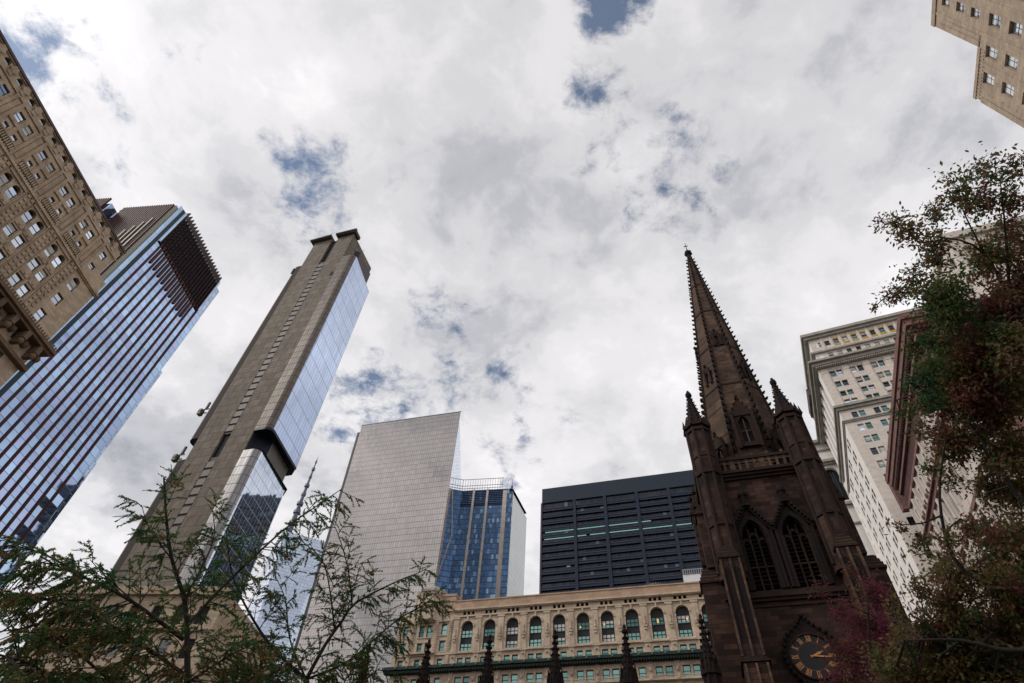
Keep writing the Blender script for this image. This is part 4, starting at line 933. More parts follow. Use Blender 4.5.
# ------------------------------------------------------------------ church
def church():
    t = empty('church', (26.05, 46.87, 0), -19.2)
    tag(t, 'dark brownstone gothic church with a tall crocketed spire, belfry windows and clock', 'church')
    T, TT = M['brown'], M['brown_trim']
    XL, XR = -6.2, 3.6; XC = (XL + XR) / 2
    F_ = S_(0, -5.0)
    # tower body with belfry openings
    lw = [(-3.12, .92), (.06, .92)]
    for nm, mp, a0, a1 in (('front', F_, XL, XR), ('back', S_(0, 5.0), XL, XR), ('west', Wst(XL, 0), -5, 5), ('east', Est(XR, 0), -5, 5)):
        holes = [(c - hw, c + hw, 26.25, 32.45, 2) for c, hw in lw] if nm in ('front', 'back') else [(c - .92, c + .92, 26.25, 32.45, 2) for c in (-1.6, 1.6)]
        w = MB(); facade(w, a0, a1, 0, 37.2, holes, mp if nm != 'back' else (lambda a, d, z: (a, 5.0 - d, z)), .75); w.build('tower_wall', T, t)
    MB().box(XL + .9, XR - .9, -4.0, 4.0, 20, 37).build('belfry_interior', M['black_void'], t)
    for mp, cs in ((F_, [c for c, _ in lw]), (Wst(XL, 0), [-1.6, 1.6])):
        for c in cs:
            lv = MB()
            for k in range(17): z = 26.4 + k * .34; lv.poly([mp(c - .9, .45, z), mp(c + .9, .45, z), mp(c + .9, .78, z + .24), mp(c - .9, .78, z + .24)])
            o = lv.build('belfry_louvres', M['louvre'], t)
            mu = MB()
            for x in (-.31, .31): mu.box(c + x - .07, c + x + .07, .22, .5, 26.25, 31.9, mp)
            for z in (28.3,): mu.box(c - .9, c + .9, .24, .48, z, z + .16, mp)
            for z in np.arange(26.9, 31.2, .36): mu.box(c - .88, c + .88, .34, .4, z, z + .05, mp)
            for x in (-.62, 0, .62):
                q = arch_pts(c + x - .3, c + x + .3, 30.9 + (.5 if x == 0 else 0), 2, 6)
                for p0, p1 in zip(q, q[1:]): mu.box(min(p0[0], p1[0]), max(p0[0], p1[0]), .25, .45, min(p0[1], p1[1]), max(p0[1], p1[1]) + .1, mp)
            mu.build('mullion', M['brown_trim'], o)
            # moulded gothic frame and crocketed gable
            g = MB(); q0 = arch_pts(c - 1.28, c + 1.28, 33.0, 2, 14); q1 = arch_pts(c - .93, c + .93, 32.47, 2, 14)
            for i in range(14):
                a, b, e, d = q0[i], q0[i + 1], q1[i + 1], q1[i]
                for dd in (-.28,): g.poly([mp(a[0], dd, a[1]), mp(b[0], dd, b[1]), mp(e[0], dd, e[1]), mp(d[0], dd, d[1])])
                g.poly([mp(a[0], -.28, a[1]), mp(b[0], -.28, b[1]), mp(b[0], 0, b[1]), mp(a[0], 0, a[1])]); g.poly([mp(d[0], -.28, d[1]), mp(e[0], -.28, e[1]), mp(e[0], 0, e[1]), mp(d[0], 0, d[1])])
            for sx in (-1, 1):
                x0, x1 = c + sx * .93, c + sx * 1.28; g.box(min(x0, x1), max(x0, x1), -.28, 0, 26.25, q0[0][1], mp)
                g.box(c + sx * 1.4 - .1, c + sx * 1.4 + .1, -.36, 0, 26.25, 31.3, mp)
                n = 9
                for i in range(n):
                    u0, u1 = i / n, (i + 1) / n
                    xa, xb = c + sx * 1.62 * (1 - u0), c + sx * 1.62 * (1 - u1); za, zb = 31.15 + 2.65 * u0 ** 1.25, 31.15 + 2.65 * u1 ** 1.25
                    g.poly([mp(xa, -.42, za), mp(xb, -.42, zb), mp(xb, -.42, zb + .3), mp(xa, -.42, za + .3)]); g.poly([mp(xa, -.42, za + .3), mp(xb, -.42, zb + .3), mp(xb, 0, zb + .3), mp(xa, 0, za + .3)]); g.poly([mp(xa, -.42, za), mp(xb, -.42, zb), mp(xb, 0, zb), mp(xa, 0, za)])
                    g.box((xa + xb) / 2 - .11, (xa + xb) / 2 + .11, -.62, -.3, zb + .2, zb + .45, mp)
            g.box(c - .2, c + .2, -.6, -.1, 33.7, 34.5, mp)
            for (z, r) in ((34.45, .28), (34.85, .42), (35.2, .26)): 
                p = mp(c, -.4, z); g.sphere(p[0], p[1], p[2], r, 1.0, 8, 5)
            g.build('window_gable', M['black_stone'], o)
    # sills, strings, parapet
    tr = MB()
    def ring(mb, z0, z1, p): mb.box(XL - p, XR + p, -5 - p, -5, z0, z1).box(XL - p, XR + p, 5, 5 + p, z0, z1).box(XL - p, XL, -5, 5, z0, z1).box(XR, XR + p, -5, 5, z0, z1)
    for z0, z1, p in ((25.35, 25.6, .22), (25.6, 25.85, .36), (25.85, 26.1, .24), (26.1, 26.24, .12), (24.95, 25.15, .1), (36.7, 36.95, .22), (36.95, 37.2, .42), (37.2, 37.5, .6), (38.65, 38.95, .55), (17.4, 17.9, .3), (15, 15.3, .2)): ring(tr, z0, z1, p)
    tr.build('string_course', M['brown_trim'], t)
    pa = MB()
    for mp, a0, a1 in ((S_(0, -5.45), XL, XR), (Wst(XL - .45, 0), -5, 5), (Est(XR + .45, 0), -5, 5), (S_(0, 5.3), XL, XR)):
        n = 15
        for k in range(n):
            a = a0 + (a1 - a0) * (k + .5) / n; w = .11 if k % 4 else .22
            pa.box(a - w, a + w, 0, .3, 37.5, 38.66 + (.45 if k % 4 == 0 else 0), mp)
            pa.box(a - .32, a + .32, .05, .25, 38.3, 38.64, mp)
            if k % 2: pa.box(a - .14, a + .14, .02, .28, 38.95, 39.3, mp)
    pa.build('parapet', M['brown_light'], t)
    MB().box(XL, XR, -5, 5, 37.2, 37.3).build('tower_roof', TT, t)
    # corner turrets
    rng = random.Random(4)
    def crocket(mb, x, y, z, s, a): mb.box(-s, s, -s * .6, s * .6, -s * .5, s * .6, m=lambda p, q, r: (x + p * math.cos(a) - q * math.sin(a), y + p * math.sin(a) + q * math.cos(a), z + r))
    def turret(cx, cy):
        b = MB(); b.ngon(cx, cy, 1.12, 8, 27.0, 42.9, rot=R(22.5)); o = b.build('turret', M['brown'], t)
        f = MB()
        for k in range(8):
            a = R(22.5 + 45 * k); x, y = cx + 1.12 * math.cos(a), cy + 1.12 * math.sin(a); f.ngon(x, y, .15, 6, 27.5, 42.6)
        for z0, z1, r in ((42.2, 42.5, 1.28), (42.8, 43.1, 1.38), (37.0, 37.5, 1.3), (31.6, 31.8, 1.24), (39.0, 39.2, 1.22)): f.ngon(cx, cy, r, 8, z0, z1, rot=R(22.5))
        for k in range(8):
            a = R(22.5 + 45 * k); x, y = cx + 1.3 * math.cos(a), cy + 1.3 * math.sin(a)
            f.ngon(x, y, .17, 4, 42.9, 43.9, .02)
            a2 = R(45 * k); gx, gy = math.cos(a2), math.sin(a2); x, y = cx + 1.2 * gx, cy + 1.2 * gy
            f.poly([(x - gy * .42, y + gx * .42, 43.05), (x + gy * .42, y - gx * .42, 43.05), (x, y, 44.1)])
        f.build('turret_ribs', TT, o)
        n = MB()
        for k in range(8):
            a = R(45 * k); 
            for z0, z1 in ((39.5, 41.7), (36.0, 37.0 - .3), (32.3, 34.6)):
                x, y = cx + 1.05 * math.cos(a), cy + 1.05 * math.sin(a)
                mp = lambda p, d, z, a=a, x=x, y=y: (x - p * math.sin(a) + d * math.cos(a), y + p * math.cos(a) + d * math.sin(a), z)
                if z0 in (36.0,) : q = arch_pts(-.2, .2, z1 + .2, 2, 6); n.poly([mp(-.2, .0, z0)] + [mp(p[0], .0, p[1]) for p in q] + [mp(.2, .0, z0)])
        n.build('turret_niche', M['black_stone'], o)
        s = MB(); s.ngon(cx, cy, 1.0, 8, 43.1, 47.8, .1, rot=R(22.5)); 
        for k in range(8):
            a = R(22.5 + 45 * k)
            for i in range(8): u = (i + .6) / 8.6; r = .98 * (1 - u * .9); crocket(s, cx + (r + .06) * math.cos(a), cy + (r + .06) * math.sin(a), 43.1 + 4.7 * u, .085, a)
        s.sphere(cx, cy, 47.9, .34, 1.3, 8, 6).sphere(cx, cy, 48.35, .16, 1.6, 8, 5)
        s.build('pinnacle', M['black_stone'], o)
    for cx, cy in ((-5.55, -5.3), (2.95, -5.3), (-5.55, 5.2), (2.95, 5.2)): turret(cx, cy)
    # stepped buttresses
    def butt(x0, x1, y0, y1, z0, z1, slope, cap):
        bo = MB().box(x0, x1, y0, y1, z0, z1).build('buttress', M['brown'], t); cp = MB(); ri = MB()
        n = 4
        for i in range(n):
            e = .14 - i * .11
            cp.box(x0 - e, x1 + e, y0 - e, y1 + e, z1 + i * cap / n + .02, z1 + (i + .72) * cap / n)
            ri.box(x0 - e + .1, x1 + e - .1, y0 - e + .1, y1 + e - .1, z1 + (i + .7) * cap / n, z1 + (i + 1.04) * cap / n)
        cp.build('buttress_cap', TT, bo); ri.build('weathering', M['brown_light'], bo)
    for sx, cx in ((-1, -5.6), (1, 3.0)):
        for sy in (-1, 1):
            # facing out (front/back)
            butt(cx - .72, cx + .72, min(sy * 5, sy * 6.7), max(sy * 5, sy * 6.7), 20.6, 28.3, 0, 1.25)
            butt(cx - .85, cx + .85, min(sy * 5, sy * 7.5), max(sy * 5, sy * 7.5), 0, 20.1, 0, .55)
            # facing sideways
            a, b = cx, cx + sx * 1.72
            butt(min(a, b), max(a, b), sy * 4.3 - .72, sy * 4.3 + .72, 28.6, 33.6 if sx > 0 else 33.6, 0, 1.2)
            b = cx + sx * 2.45
            butt(min(a, b), max(a, b), sy * 4.3 - .8, sy * 4.3 + .8, 0, 27.2, 0, 1.3)
            fx = cx + sx * 1.6; MB().ngon(fx, sy * 4.3, .3, 4, 34.85, 36.4, .04, rot=R(45)).sphere(fx, sy * 4.3, 36.5, .2, 1.2, 6, 4).build('finial', TT, t)
    butt(-7.45, -6.1, 3.6, 5.2, 30, 39.4, 0, 1.9); MB().sphere(-7.3, 4.4, 41.9, .28, 1.5, 8, 5).build('finial', TT, t)
    for cx in (-5.6, 3.0):                               # traceried panels on the buttress faces
        pn = MB(); rb = MB()
        for z0, z1 in ((22.0, 27.6),):
            for x in (-.34, .34):
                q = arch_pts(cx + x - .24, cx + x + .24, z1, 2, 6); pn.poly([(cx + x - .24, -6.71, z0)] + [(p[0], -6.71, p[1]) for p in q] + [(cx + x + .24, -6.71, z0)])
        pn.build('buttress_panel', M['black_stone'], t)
        for x in (-.72, 0, .72): rb.box(cx + x - .08, cx + x + .08, -6.84, -6.7, 20.8, 28.2); rb.box(cx + x - .07, cx + x + .07, -7.6, -7.5, 8, 20)
        rb.build('buttress_rib', M['brown_light'], t)
    # spire
    Z0, Z1 = 38.0, 82.4
    def axis(z): u = (z - Z0) / (86 - Z0); return (-.9 + .85 * u, 0.0)
    def rad(z): return .22 + (Z1 - z) * .0965 if z > 44 else .22 + (Z1 - 44) * .0965 + (44 - z) * .03
    sp = MB(); N = 8
    zs = [38, 44, 52, 60, 68, 76, Z1]
    for za, zb in zip(zs, zs[1:]):
        A = [(axis(za)[0] + rad(za) * math.cos(R(22.5 + 45 * k)), rad(za) * math.sin(R(22.5 + 45 * k)), za) for k in range(8)]
        B = [(axis(zb)[0] + rad(zb) * math.cos(R(22.5 + 45 * k)), rad(zb) * math.sin(R(22.5 + 45 * k)), zb) for k in range(8)]
        for k in range(8): sp.poly([A[k], A[(k + 1) % 8], B[(k + 1) % 8], B[k]])
    spo = sp.build('spire', M['brown_light'], t)
    for k in range(8):
        rs = MB(); ck = MB(); a = R(22.5 + 45 * k)
        P = [(axis(z)[0] + rad(z) * math.cos(a), rad(z) * math.sin(a), z) for z in (39, 44, 54, 64, 74, Z1)]
        rs.tube(P, [.2, .2, .17, .14, .11, .08], 6)
        z = 40.0
        while z < 81.5:
            r = rad(z) + .2; s = .20 - .10 * (z - 40) / 42
            x, y = axis(z)[0] + r * math.cos(a), r * math.sin(a); crocket(ck, x, y, z, s, a); crocket(ck, x + s * .9 * math.cos(a), y + s * .9 * math.sin(a), z + s * .75, s * .62, a); z += .95
        rs.v += []; n0 = len(rs.v); nf = len(rs.f); rs.v += ck.v; rs.f += [tuple(q + n0 for q in f) for f in ck.f]
        ro = rs.build('crocketed_rib', TT, spo); ro.data.materials.append(M['black_stone'])
        for p_ in ro.data.polygons:
            if p_.index >= nf: p_.material_index = 1
    for z in (50.9, 58.2, 66.0, 73.0): MB().ngon(axis(z)[0], 0, rad(z) + .06, 8, z, z + .3, rad(z + .3) + .06, rot=R(22.5)).build('spire_band', TT, spo)
    fi = MB(); ax = axis(82.4)[0]; fi.ngon(ax, 0, .34, 8, 82.2, 82.5, .34).sphere(ax, 0, 82.95, .56, 1.15, 10, 7)
    for k in range(8): a = R(45 * k); fi.sphere(ax + .45 * math.cos(a), .45 * math.sin(a), 82.75 + (k % 2) * .35, .17, 1, 6, 4)
    fi.sphere(ax, 0, 83.7, .25, 1.1, 8, 5).build('finial', M['black_stone'], spo)
    MB().tube([(ax, 0, 83.8), (ax + .02, 0, 86)], [.07, .05], 6).box(ax - .3, ax + .3, -.05, .05, 85.1, 85.22).build('cross', plain('rusty iron cross', (.16, .06, .03), .7), spo)
    # lucarnes (gabled openings) on the four main faces, smaller ones higher up
    def lucarne(ang, z0, w, h, gh, proj):
        r = rad(z0) * math.cos(R(22.5)); ux, uy = math.cos(ang), math.sin(ang); ax0 = axis(z0)[0]
        mp = lambda a, d, z: (ax0 + (r + .15 - d + 0) * ux - a * uy, (r + .15 - d) * uy + a * ux, z)
        g = MB(); facade(g, -w, w, z0, z0 + h, [(-w * .52, w * .52, z0 + .5, z0 + h - .05, 2)], lambda a, d, z: mp(a, d - proj, z), .4)
        g.box(-w, -w + .12, -proj, .6, z0, z0 + h, mp).box(w - .12, w, -proj, .6, z0, z0 + h, mp)
        g.poly([mp(-w - .15, -proj - .1, z0 + h), mp(w + .15, -proj - .1, z0 + h), mp(0, -proj - .1, z0 + h + gh)])
        for s in (-1, 1):
            g.poly([mp(s * (w + .2), -proj - .12, z0 + h - .1), mp(0, -proj - .12, z0 + h + gh), mp(0, w * 1.5, z0 + h + gh), mp(s * (w + .2), w * 1.1, z0 + h - .1)])
            for i in range(4): u = (i + .5) / 4; p = mp(s * (w + .2) * (1 - u), -proj - .15, z0 + h + gh * u + .08); g.sphere(p[0], p[1], p[2], .12 * min(1, w), 1, 6, 4)
            g.box(s * w - .14, s * w + .14, -proj - .2, -proj, z0 - .3, z0 + h + .6, mp)
        p = mp(0, -proj - .1, z0 + h + gh + .2); g.sphere(p[0], p[1], p[2], .2, 1.4, 6, 5)
        o = g.build('lucarne', TT, spo)
        b = MB().box(-w * .6, w * .6, -proj + .42, -proj + .5, z0 + .4, z0 + h, mp)
        b.build('lucarne_opening', M['black_void'], o)
        q = MB().box(-.05, .05, -proj + .1, -proj + .25, z0 + .5, z0 + h - .3, mp).box(-w * .5, w * .5, -proj + .12, -proj + .22, z0 + h * .5, z0 + h * .5 + .1, mp); q.build('mullion', M['brown_light'], o)
    for k in range(4): lucarne(R(-90 + 90 * k), 41.2, 1.0, 3.9, 2.5, .3)
    for k in range(4): lucarne(R(-45 + 90 * k), 39.2, .75, 3.2, 1.7, .12)
    for k in range(4): lucarne(R(-90 + 90 * k), 58.5, .34, 1.5, .9, -.12)
    for k in range(4): lucarne(R(-45 + 90 * k), 52.5, .36, 1.6, 1.0, -.12)
    # clock in its dark carved hood
    cx, cz, r = -1.55, 21.12, 1.46
    hd = MB()
    pts = [(0, 3.0), (.45, 2.3), (1.45, 1.45), (1.95, .2), (1.7, -.9), (.9, -1.8), (0, -2.4)]
    pts = pts + [(-x, z) for x, z in reversed(pts[1:-1])]
    hd.poly([(cx + x, -5.35, cz + z) for x, z in pts])
    for (a, b) in zip(pts, pts[1:] + pts[:1]): hd.poly([(cx + a[0], -5.35, cz + a[1]), (cx + b[0], -5.35, cz + b[1]), (cx + b[0], -5, cz + b[1]), (cx + a[0], -5, cz + a[1])])
    for (a, b) in zip(pts, pts[1:] + pts[:1]):
        for i in range(3): u = (i + .5) / 3; hd.sphere(cx + a[0] + (b[0] - a[0]) * u, -5.42, cz + a[1] + (b[1] - a[1]) * u, .16, 1, 6, 4)
    ck_ = hd.build('clock', M['black_stone'], t)
    rm = MB()
    for i in range(36):
        a, b = 2 * math.pi * i / 36, 2 * math.pi * (i + 1) / 36
        def q(rr, t_, y): return (cx + rr * math.sin(t_), y, cz + rr * math.cos(t_))
        rm.poly([q(1.58, a, -5.5), q(1.58, b, -5.5), q(1.47, b, -5.5), q(1.47, a, -5.5)]).poly([q(1.58, a, -5.5), q(1.58, b, -5.5), q(1.58, b, -5.34), q(1.58, a, -5.34)])
    rm.build('clock_rim', M['brown_trim'], ck_)
    dl = MB(); dl.poly([(cx + r * math.sin(2 * math.pi * i / 36), -5.38, cz + r * math.cos(2 * math.pi * i / 36)) for i in range(36)]); dl.build('clock_dial', plain('black dial', (.014, .012, .013), .5), ck_)
    ir = MB()
    for i in range(36):
        a, b = 2 * math.pi * i / 36, 2 * math.pi * (i + 1) / 36; ir.poly([q(.98, a, -5.385), q(.98, b, -5.385), q(.95, b, -5.385), q(.95, a, -5.385)])
    ir.build('dial_ring', plain('dull bronze ring', (.12, .05, .03), .6), ck_)
    num = ['XII', 'I', 'II', 'III', 'IIII', 'V', 'VI', 'VII', 'VIII', 'IX', 'X', 'XI']
    for i, s in enumerate(num):
        th = math.pi * 2 * i / 12; g = MB(); H = .40; wd = {'I': .085, 'V': .19, 'X': .19}
        tot = sum(wd[ch] for ch in s); x = -tot / 2
        def stroke(x0, z0, x1, z1, w=.045):
            dx, dz = x1 - x0, z1 - z0; l = math.hypot(dx, dz); nx, nz = -dz / l * w / 2, dx / l * w / 2
            P = []
            for (a, b) in ((x0 + nx, z0 + nz), (x1 + nx, z1 + nz), (x1 - nx, z1 - nz), (x0 - nx, z0 - nz)):
                rr = 1.21 + b; P.append((cx + rr * math.sin(th) + a * math.cos(th), -5.41, cz + rr * math.cos(th) - a * math.sin(th)))
            g.poly(P)
        for ch in s:
            w_ = wd[ch]
            if ch == 'I': stroke(x + w_ / 2, -H / 2, x + w_ / 2, H / 2, .05)
            elif ch == 'V': stroke(x + .02, H / 2, x + w_ / 2, -H / 2, .055); stroke(x + w_ - .02, H / 2, x + w_ / 2, -H / 2, .035)
            else: stroke(x + .02, H / 2, x + w_ - .02, -H / 2, .055); stroke(x + w_ - .02, H / 2, x + .02, -H / 2, .035)
            x += w_
        stroke(-tot / 2, H / 2, tot / 2, H / 2, .025); stroke(-tot / 2, -H / 2, tot / 2, -H / 2, .025)
        g.build('numeral', M['gold'], ck_)
    def hand(th, l, w, y):
        d = lambda a, b: (cx + b * math.sin(th) + a * math.cos(th), y, cz + b * math.cos(th) - a * math.sin(th))
        g = MB().poly([d(-w * .5, -.2), d(w * .5, -.2), d(w, l * .55), d(w * .35, l * .8), d(0, l), d(-w * .35, l * .8), d(-w, l * .55)]); g.build('clock_hand', M['gold'], ck_)
    hand(R(30 * 2.27), .82, .085, -5.45); hand(R(6 * 16.2), 1.25, .06, -5.47)
    # nave, aisle and its row of pinnacles
    MB().box(-48, XL - 1.9, -6.4, 8, 0, 15.5).build('aisle_wall', T, t)
    MB().poly([(-48, -3, 15.5), (XL, -3, 15.5), (XL, 1, 18.2), (-48, 1, 18.2)]).poly([(-48, 5, 15.5), (XL, 5, 15.5), (XL, 1, 18.2), (-48, 1, 18.2)]).build('nave_roof', M['roof'], t)
    pm = MB()
    pm.ngon(0, 0, .62, 4, 0, 16.6, rot=R(45)); pm.ngon(0, 0, .78, 4, 16.6, 16.9, rot=R(45)); pm.ngon(0, 0, .56, 8, 16.9, 19.2, rot=R(22.5)); pm.ngon(0, 0, .72, 8, 19.2, 19.5, .72, rot=R(22.5))
    for k in range(4): a = R(90 * k); x, y = .5 * math.cos(a), .5 * math.sin(a); pm.ngon(x, y, .2, 4, 19.3, 20.6, .03)
    for k in range(8): a = R(22.5 + 45 * k); pm.ngon(.55 * math.cos(a), .55 * math.sin(a), .1, 5, 16.9, 19.9)
    pm.ngon(0, 0, .5, 8, 19.5, 22.9, .09, rot=R(22.5))
    for k in range(8):
        a = R(22.5 + 45 * k)
        for i in range(7): u = (i + .5) / 7.4; crocket(pm, (.5 * (1 - u * .86) + .05) * math.cos(a), (.5 * (1 - u * .86) + .05) * math.sin(a), 19.6 + 3.3 * u, .085, a)
    pm.sphere(0, 0, 23.0, .24, .9, 8, 6).sphere(0, 0, 23.35, .13, 1.7, 6, 5)
    me = pm.mesh('pinnacle', M['black_stone'])
    for x in (-8.65, -14.3, -19.65, -24.95, -30.1, -35.4): inst('pinnacle', me, t, (x, -7.0, (.35 if x > -10 else 0)))
church()

# ------------------------------------------------------------------ trees
def quads_object(name, V, mats, parent, mat_idx=None):
    """V: (n,4,3) array of leaf quads -> one mesh"""
    n = len(V); me = bpy.data.meshes.new(name); me.vertices.add(n * 4); me.vertices.foreach_set('co', V.reshape(-1).astype(np.float32))
    me.loops.add(n * 4); me.loops.foreach_set('vertex_index', np.arange(n * 4, dtype=np.int32)); me.polygons.add(n)
    me.polygons.foreach_set('loop_start', np.arange(0, n * 4, 4, dtype=np.int32)); me.polygons.foreach_set('loop_total', np.full(n, 4, dtype=np.int32))
    for m in mats: me.materials.append(m)
    if mat_idx is not None: me.polygons.foreach_set('material_index', mat_idx.astype(np.int32))
    me.update(calc_edges=True); o = bpy.data.objects.new(name, me); COL.objects.link(o)
    if parent: o.parent = parent
    return o
def leaf_mat(name, cols, scale, rough=.65):
    """foliage whose own colour drifts from one clump to the next"""
    m, nt, b = new_mat(name); tc = nt.nodes.new('ShaderNodeTexCoord').outputs['Object']; L = nt.links.new
    n1 = _noise(nt, tc, scale, 3, .6)
    r = nt.nodes.new('ShaderNodeValToRGB'); cr = r.color_ramp
    while len(cr.elements) < len(cols): cr.elements.new(.5)
    for i, (e, c) in enumerate(zip(cr.elements, cols)): e.position = .32 + .36 * i / (len(cols) - 1); e.color = (*c, 1)
    L(n1, r.inputs[0]); n2 = _noise(nt, tc, 9.0, 2, .5)
    L(_mix(nt, _range(nt, n2, .3, .7, 0, .8), r.outputs[0], _mix(nt, 1.0, r.outputs[0], (.45, .5, .5), 'MULTIPLY')), b.inputs['Base Color']); b.inputs['Roughness'].default_value = rough
    b.inputs['Specular IOR Level'].default_value = .25
    tr = nt.nodes.new('ShaderNodeBsdfTranslucent'); L(r.outputs[0], tr.inputs[0]); ms = nt.nodes.new('ShaderNodeMixShader'); ms.inputs[0].default_value = .5
    L(b.outputs[0], ms.inputs[1]); L(tr.outputs[0], ms.inputs[2]); out = [n for n in nt.nodes if n.type == 'OUTPUT_MATERIAL'][0]; L(ms.outputs[0], out.inputs[0])
    return m
bark = stone('dark bark', (.045, .035, .028), (.025, .02, .018), stain=.5, bump=1, streak=False)
def resample(P, step):
    P = [np.array(p, float) for p in P]; out = [P[0]]
    # smooth with Catmull-Rom
    Q = [2 * P[0] - P[1]] + P + [2 * P[-1] - P[-2]]
    for i in range(1, len(Q) - 2):
        n = max(1, int(np.linalg.norm(Q[i + 1] - Q[i]) / step))
        for k in range(1, n + 1):
            t = k / n; out.append(.5 * ((2 * Q[i]) + (-Q[i - 1] + Q[i + 1]) * t + (2 * Q[i - 1] - 5 * Q[i] + 4 * Q[i + 1] - Q[i + 2]) * t * t + (-Q[i - 1] + 3 * Q[i] - 3 * Q[i + 1] + Q[i + 2]) * t ** 3))
    return out
def larch_like(name, label, limbs, base, seed, r_trunk, mats, dens=1.0, only=None):
    rg = np.random.default_rng(seed); t = empty(name, (base[0], base[1], 0)); tag(t, label, 'tree', None)
    off = np.array([base[0], base[1], 0.0]); wood = MB(); tw = MB(); needles = []; nmat = []
    up = np.array([0, 0, 1.0])
    def feather(p0, d, L, droop, nl):
        """one twig: a thin curved stem with two rows of soft needles"""
        n = max(3, int(L / .05)); pts = [p0.copy()]; d = d / np.linalg.norm(d)
        for i in range(n): d = d + np.array([0, 0, -droop]) + rg.normal(0, .05, 3); d /= np.linalg.norm(d); pts.append(pts[-1] + d * L / n)
        tw.tube([tuple(p - off) for p in pts[::2] + ([pts[-1]] if (len(pts) - 1) % 2 else [])], [.0035] * len(pts[::2] + ([pts[-1]] if (len(pts) - 1) % 2 else [])), 3)
        mi = 1 if rg.random() < brown(p0) else 0
        for i in range(n):
            a, b = pts[i], pts[i + 1]; ax = (b - a) / np.linalg.norm(b - a); side = np.cross(ax, rg.normal(0, 1, 3)); side /= np.linalg.norm(side)
            for j in range(int(12 * dens)):
                s = rg.uniform(0, 1); o = a + (b - a) * s; dr = side * (1 if j % 2 else -1) * rg.uniform(.5, 1) + ax * rg.uniform(.7, 1.3) + rg.normal(0, .16, 3) - up * .12
                dr /= np.linalg.norm(dr); l = nl * rg.uniform(.55, 1.15) * (1 - .4 * i / n); w = np.cross(dr, rg.normal(0, 1, 3)); w = w / np.linalg.norm(w) * .0042
                needles.append([o - w - off, o + dr * l * .5 - w * 1.3 - off, o + dr * l - off, o + dr * l * .5 + w * 1.3 - off]); nmat.append(mi)
    def brown(p): return .75 * (.75 if p[0] > -3.6 else .55) if (p[2] < 4.5) else .2
    for key, (P, r0, r1, tl, gap) in limbs.items():
        pts = resample(P, .12); n = len(pts); fr = np.linspace(0, 1, n)
        wood.tube([tuple(p - off) for p in pts], [r0 + (r1 - r0) * f for f in fr], 7)
        if tl <= 0: continue
        s = 0.0; i = 0
        length = sum(np.linalg.norm(pts[k + 1] - pts[k]) for k in range(n - 1)); m = int(length / gap)
        for k in range(m):
            u = (k + rg.random()) / m; idx = min(n - 2, int(u * (n - 1))); p = pts[idx] + (pts[idx + 1] - pts[idx]) * (u * (n - 1) - idx); ax = pts[idx + 1] - pts[idx]; ax /= np.linalg.norm(ax)
            sd = np.cross(ax, up + rg.normal(0, .5, 3)); sd /= np.linalg.norm(sd); sd *= (1 if k % 2 else -1)
            d = sd * rg.uniform(.6, 1.1) + ax * rg.uniform(.3, 1.0) + up * rg.uniform(-.35, .3)
            L = tl * rg.uniform(.45, 1.15) * (1 - .45 * u)
            # secondary branchlet that carries feathers
            d /= np.linalg.norm(d); q = [p.copy()]; dd = d.copy(); ns = max(3, int(L / .09))
            for _ in range(ns): dd = dd + np.array([0, 0, -.07]) + rg.normal(0, .07, 3); dd /= np.linalg.norm(dd); q.append(q[-1] + dd * L / ns)
            tw.tube([tuple(x - off) for x in q], list(np.linspace(.008, .003, len(q))), 4)
            for j in range(1, len(q)):
                for sgn in (-1, 1):
                    if rg.random() < .12: continue
                    ax2 = q[j] - q[j - 1]; ax2 /= np.linalg.norm(ax2); s2 = np.cross(ax2, up + rg.normal(0, .4, 3)); s2 /= np.linalg.norm(s2)
                    feather(q[j], ax2 * .9 + s2 * sgn * .7 - up * rg.uniform(.1, .9), rg.uniform(.13, .32) * (1 - .3 * j / len(q)), .10, .042)
            feather(q[-1], dd, .14, .05, .05)
    wood.build('trunk', bark, t, True); tw.build('twigs', bark, t)
    quads_object('crown', np.array(needles), mats, t, np.array(nmat))
    return t, len(needles)
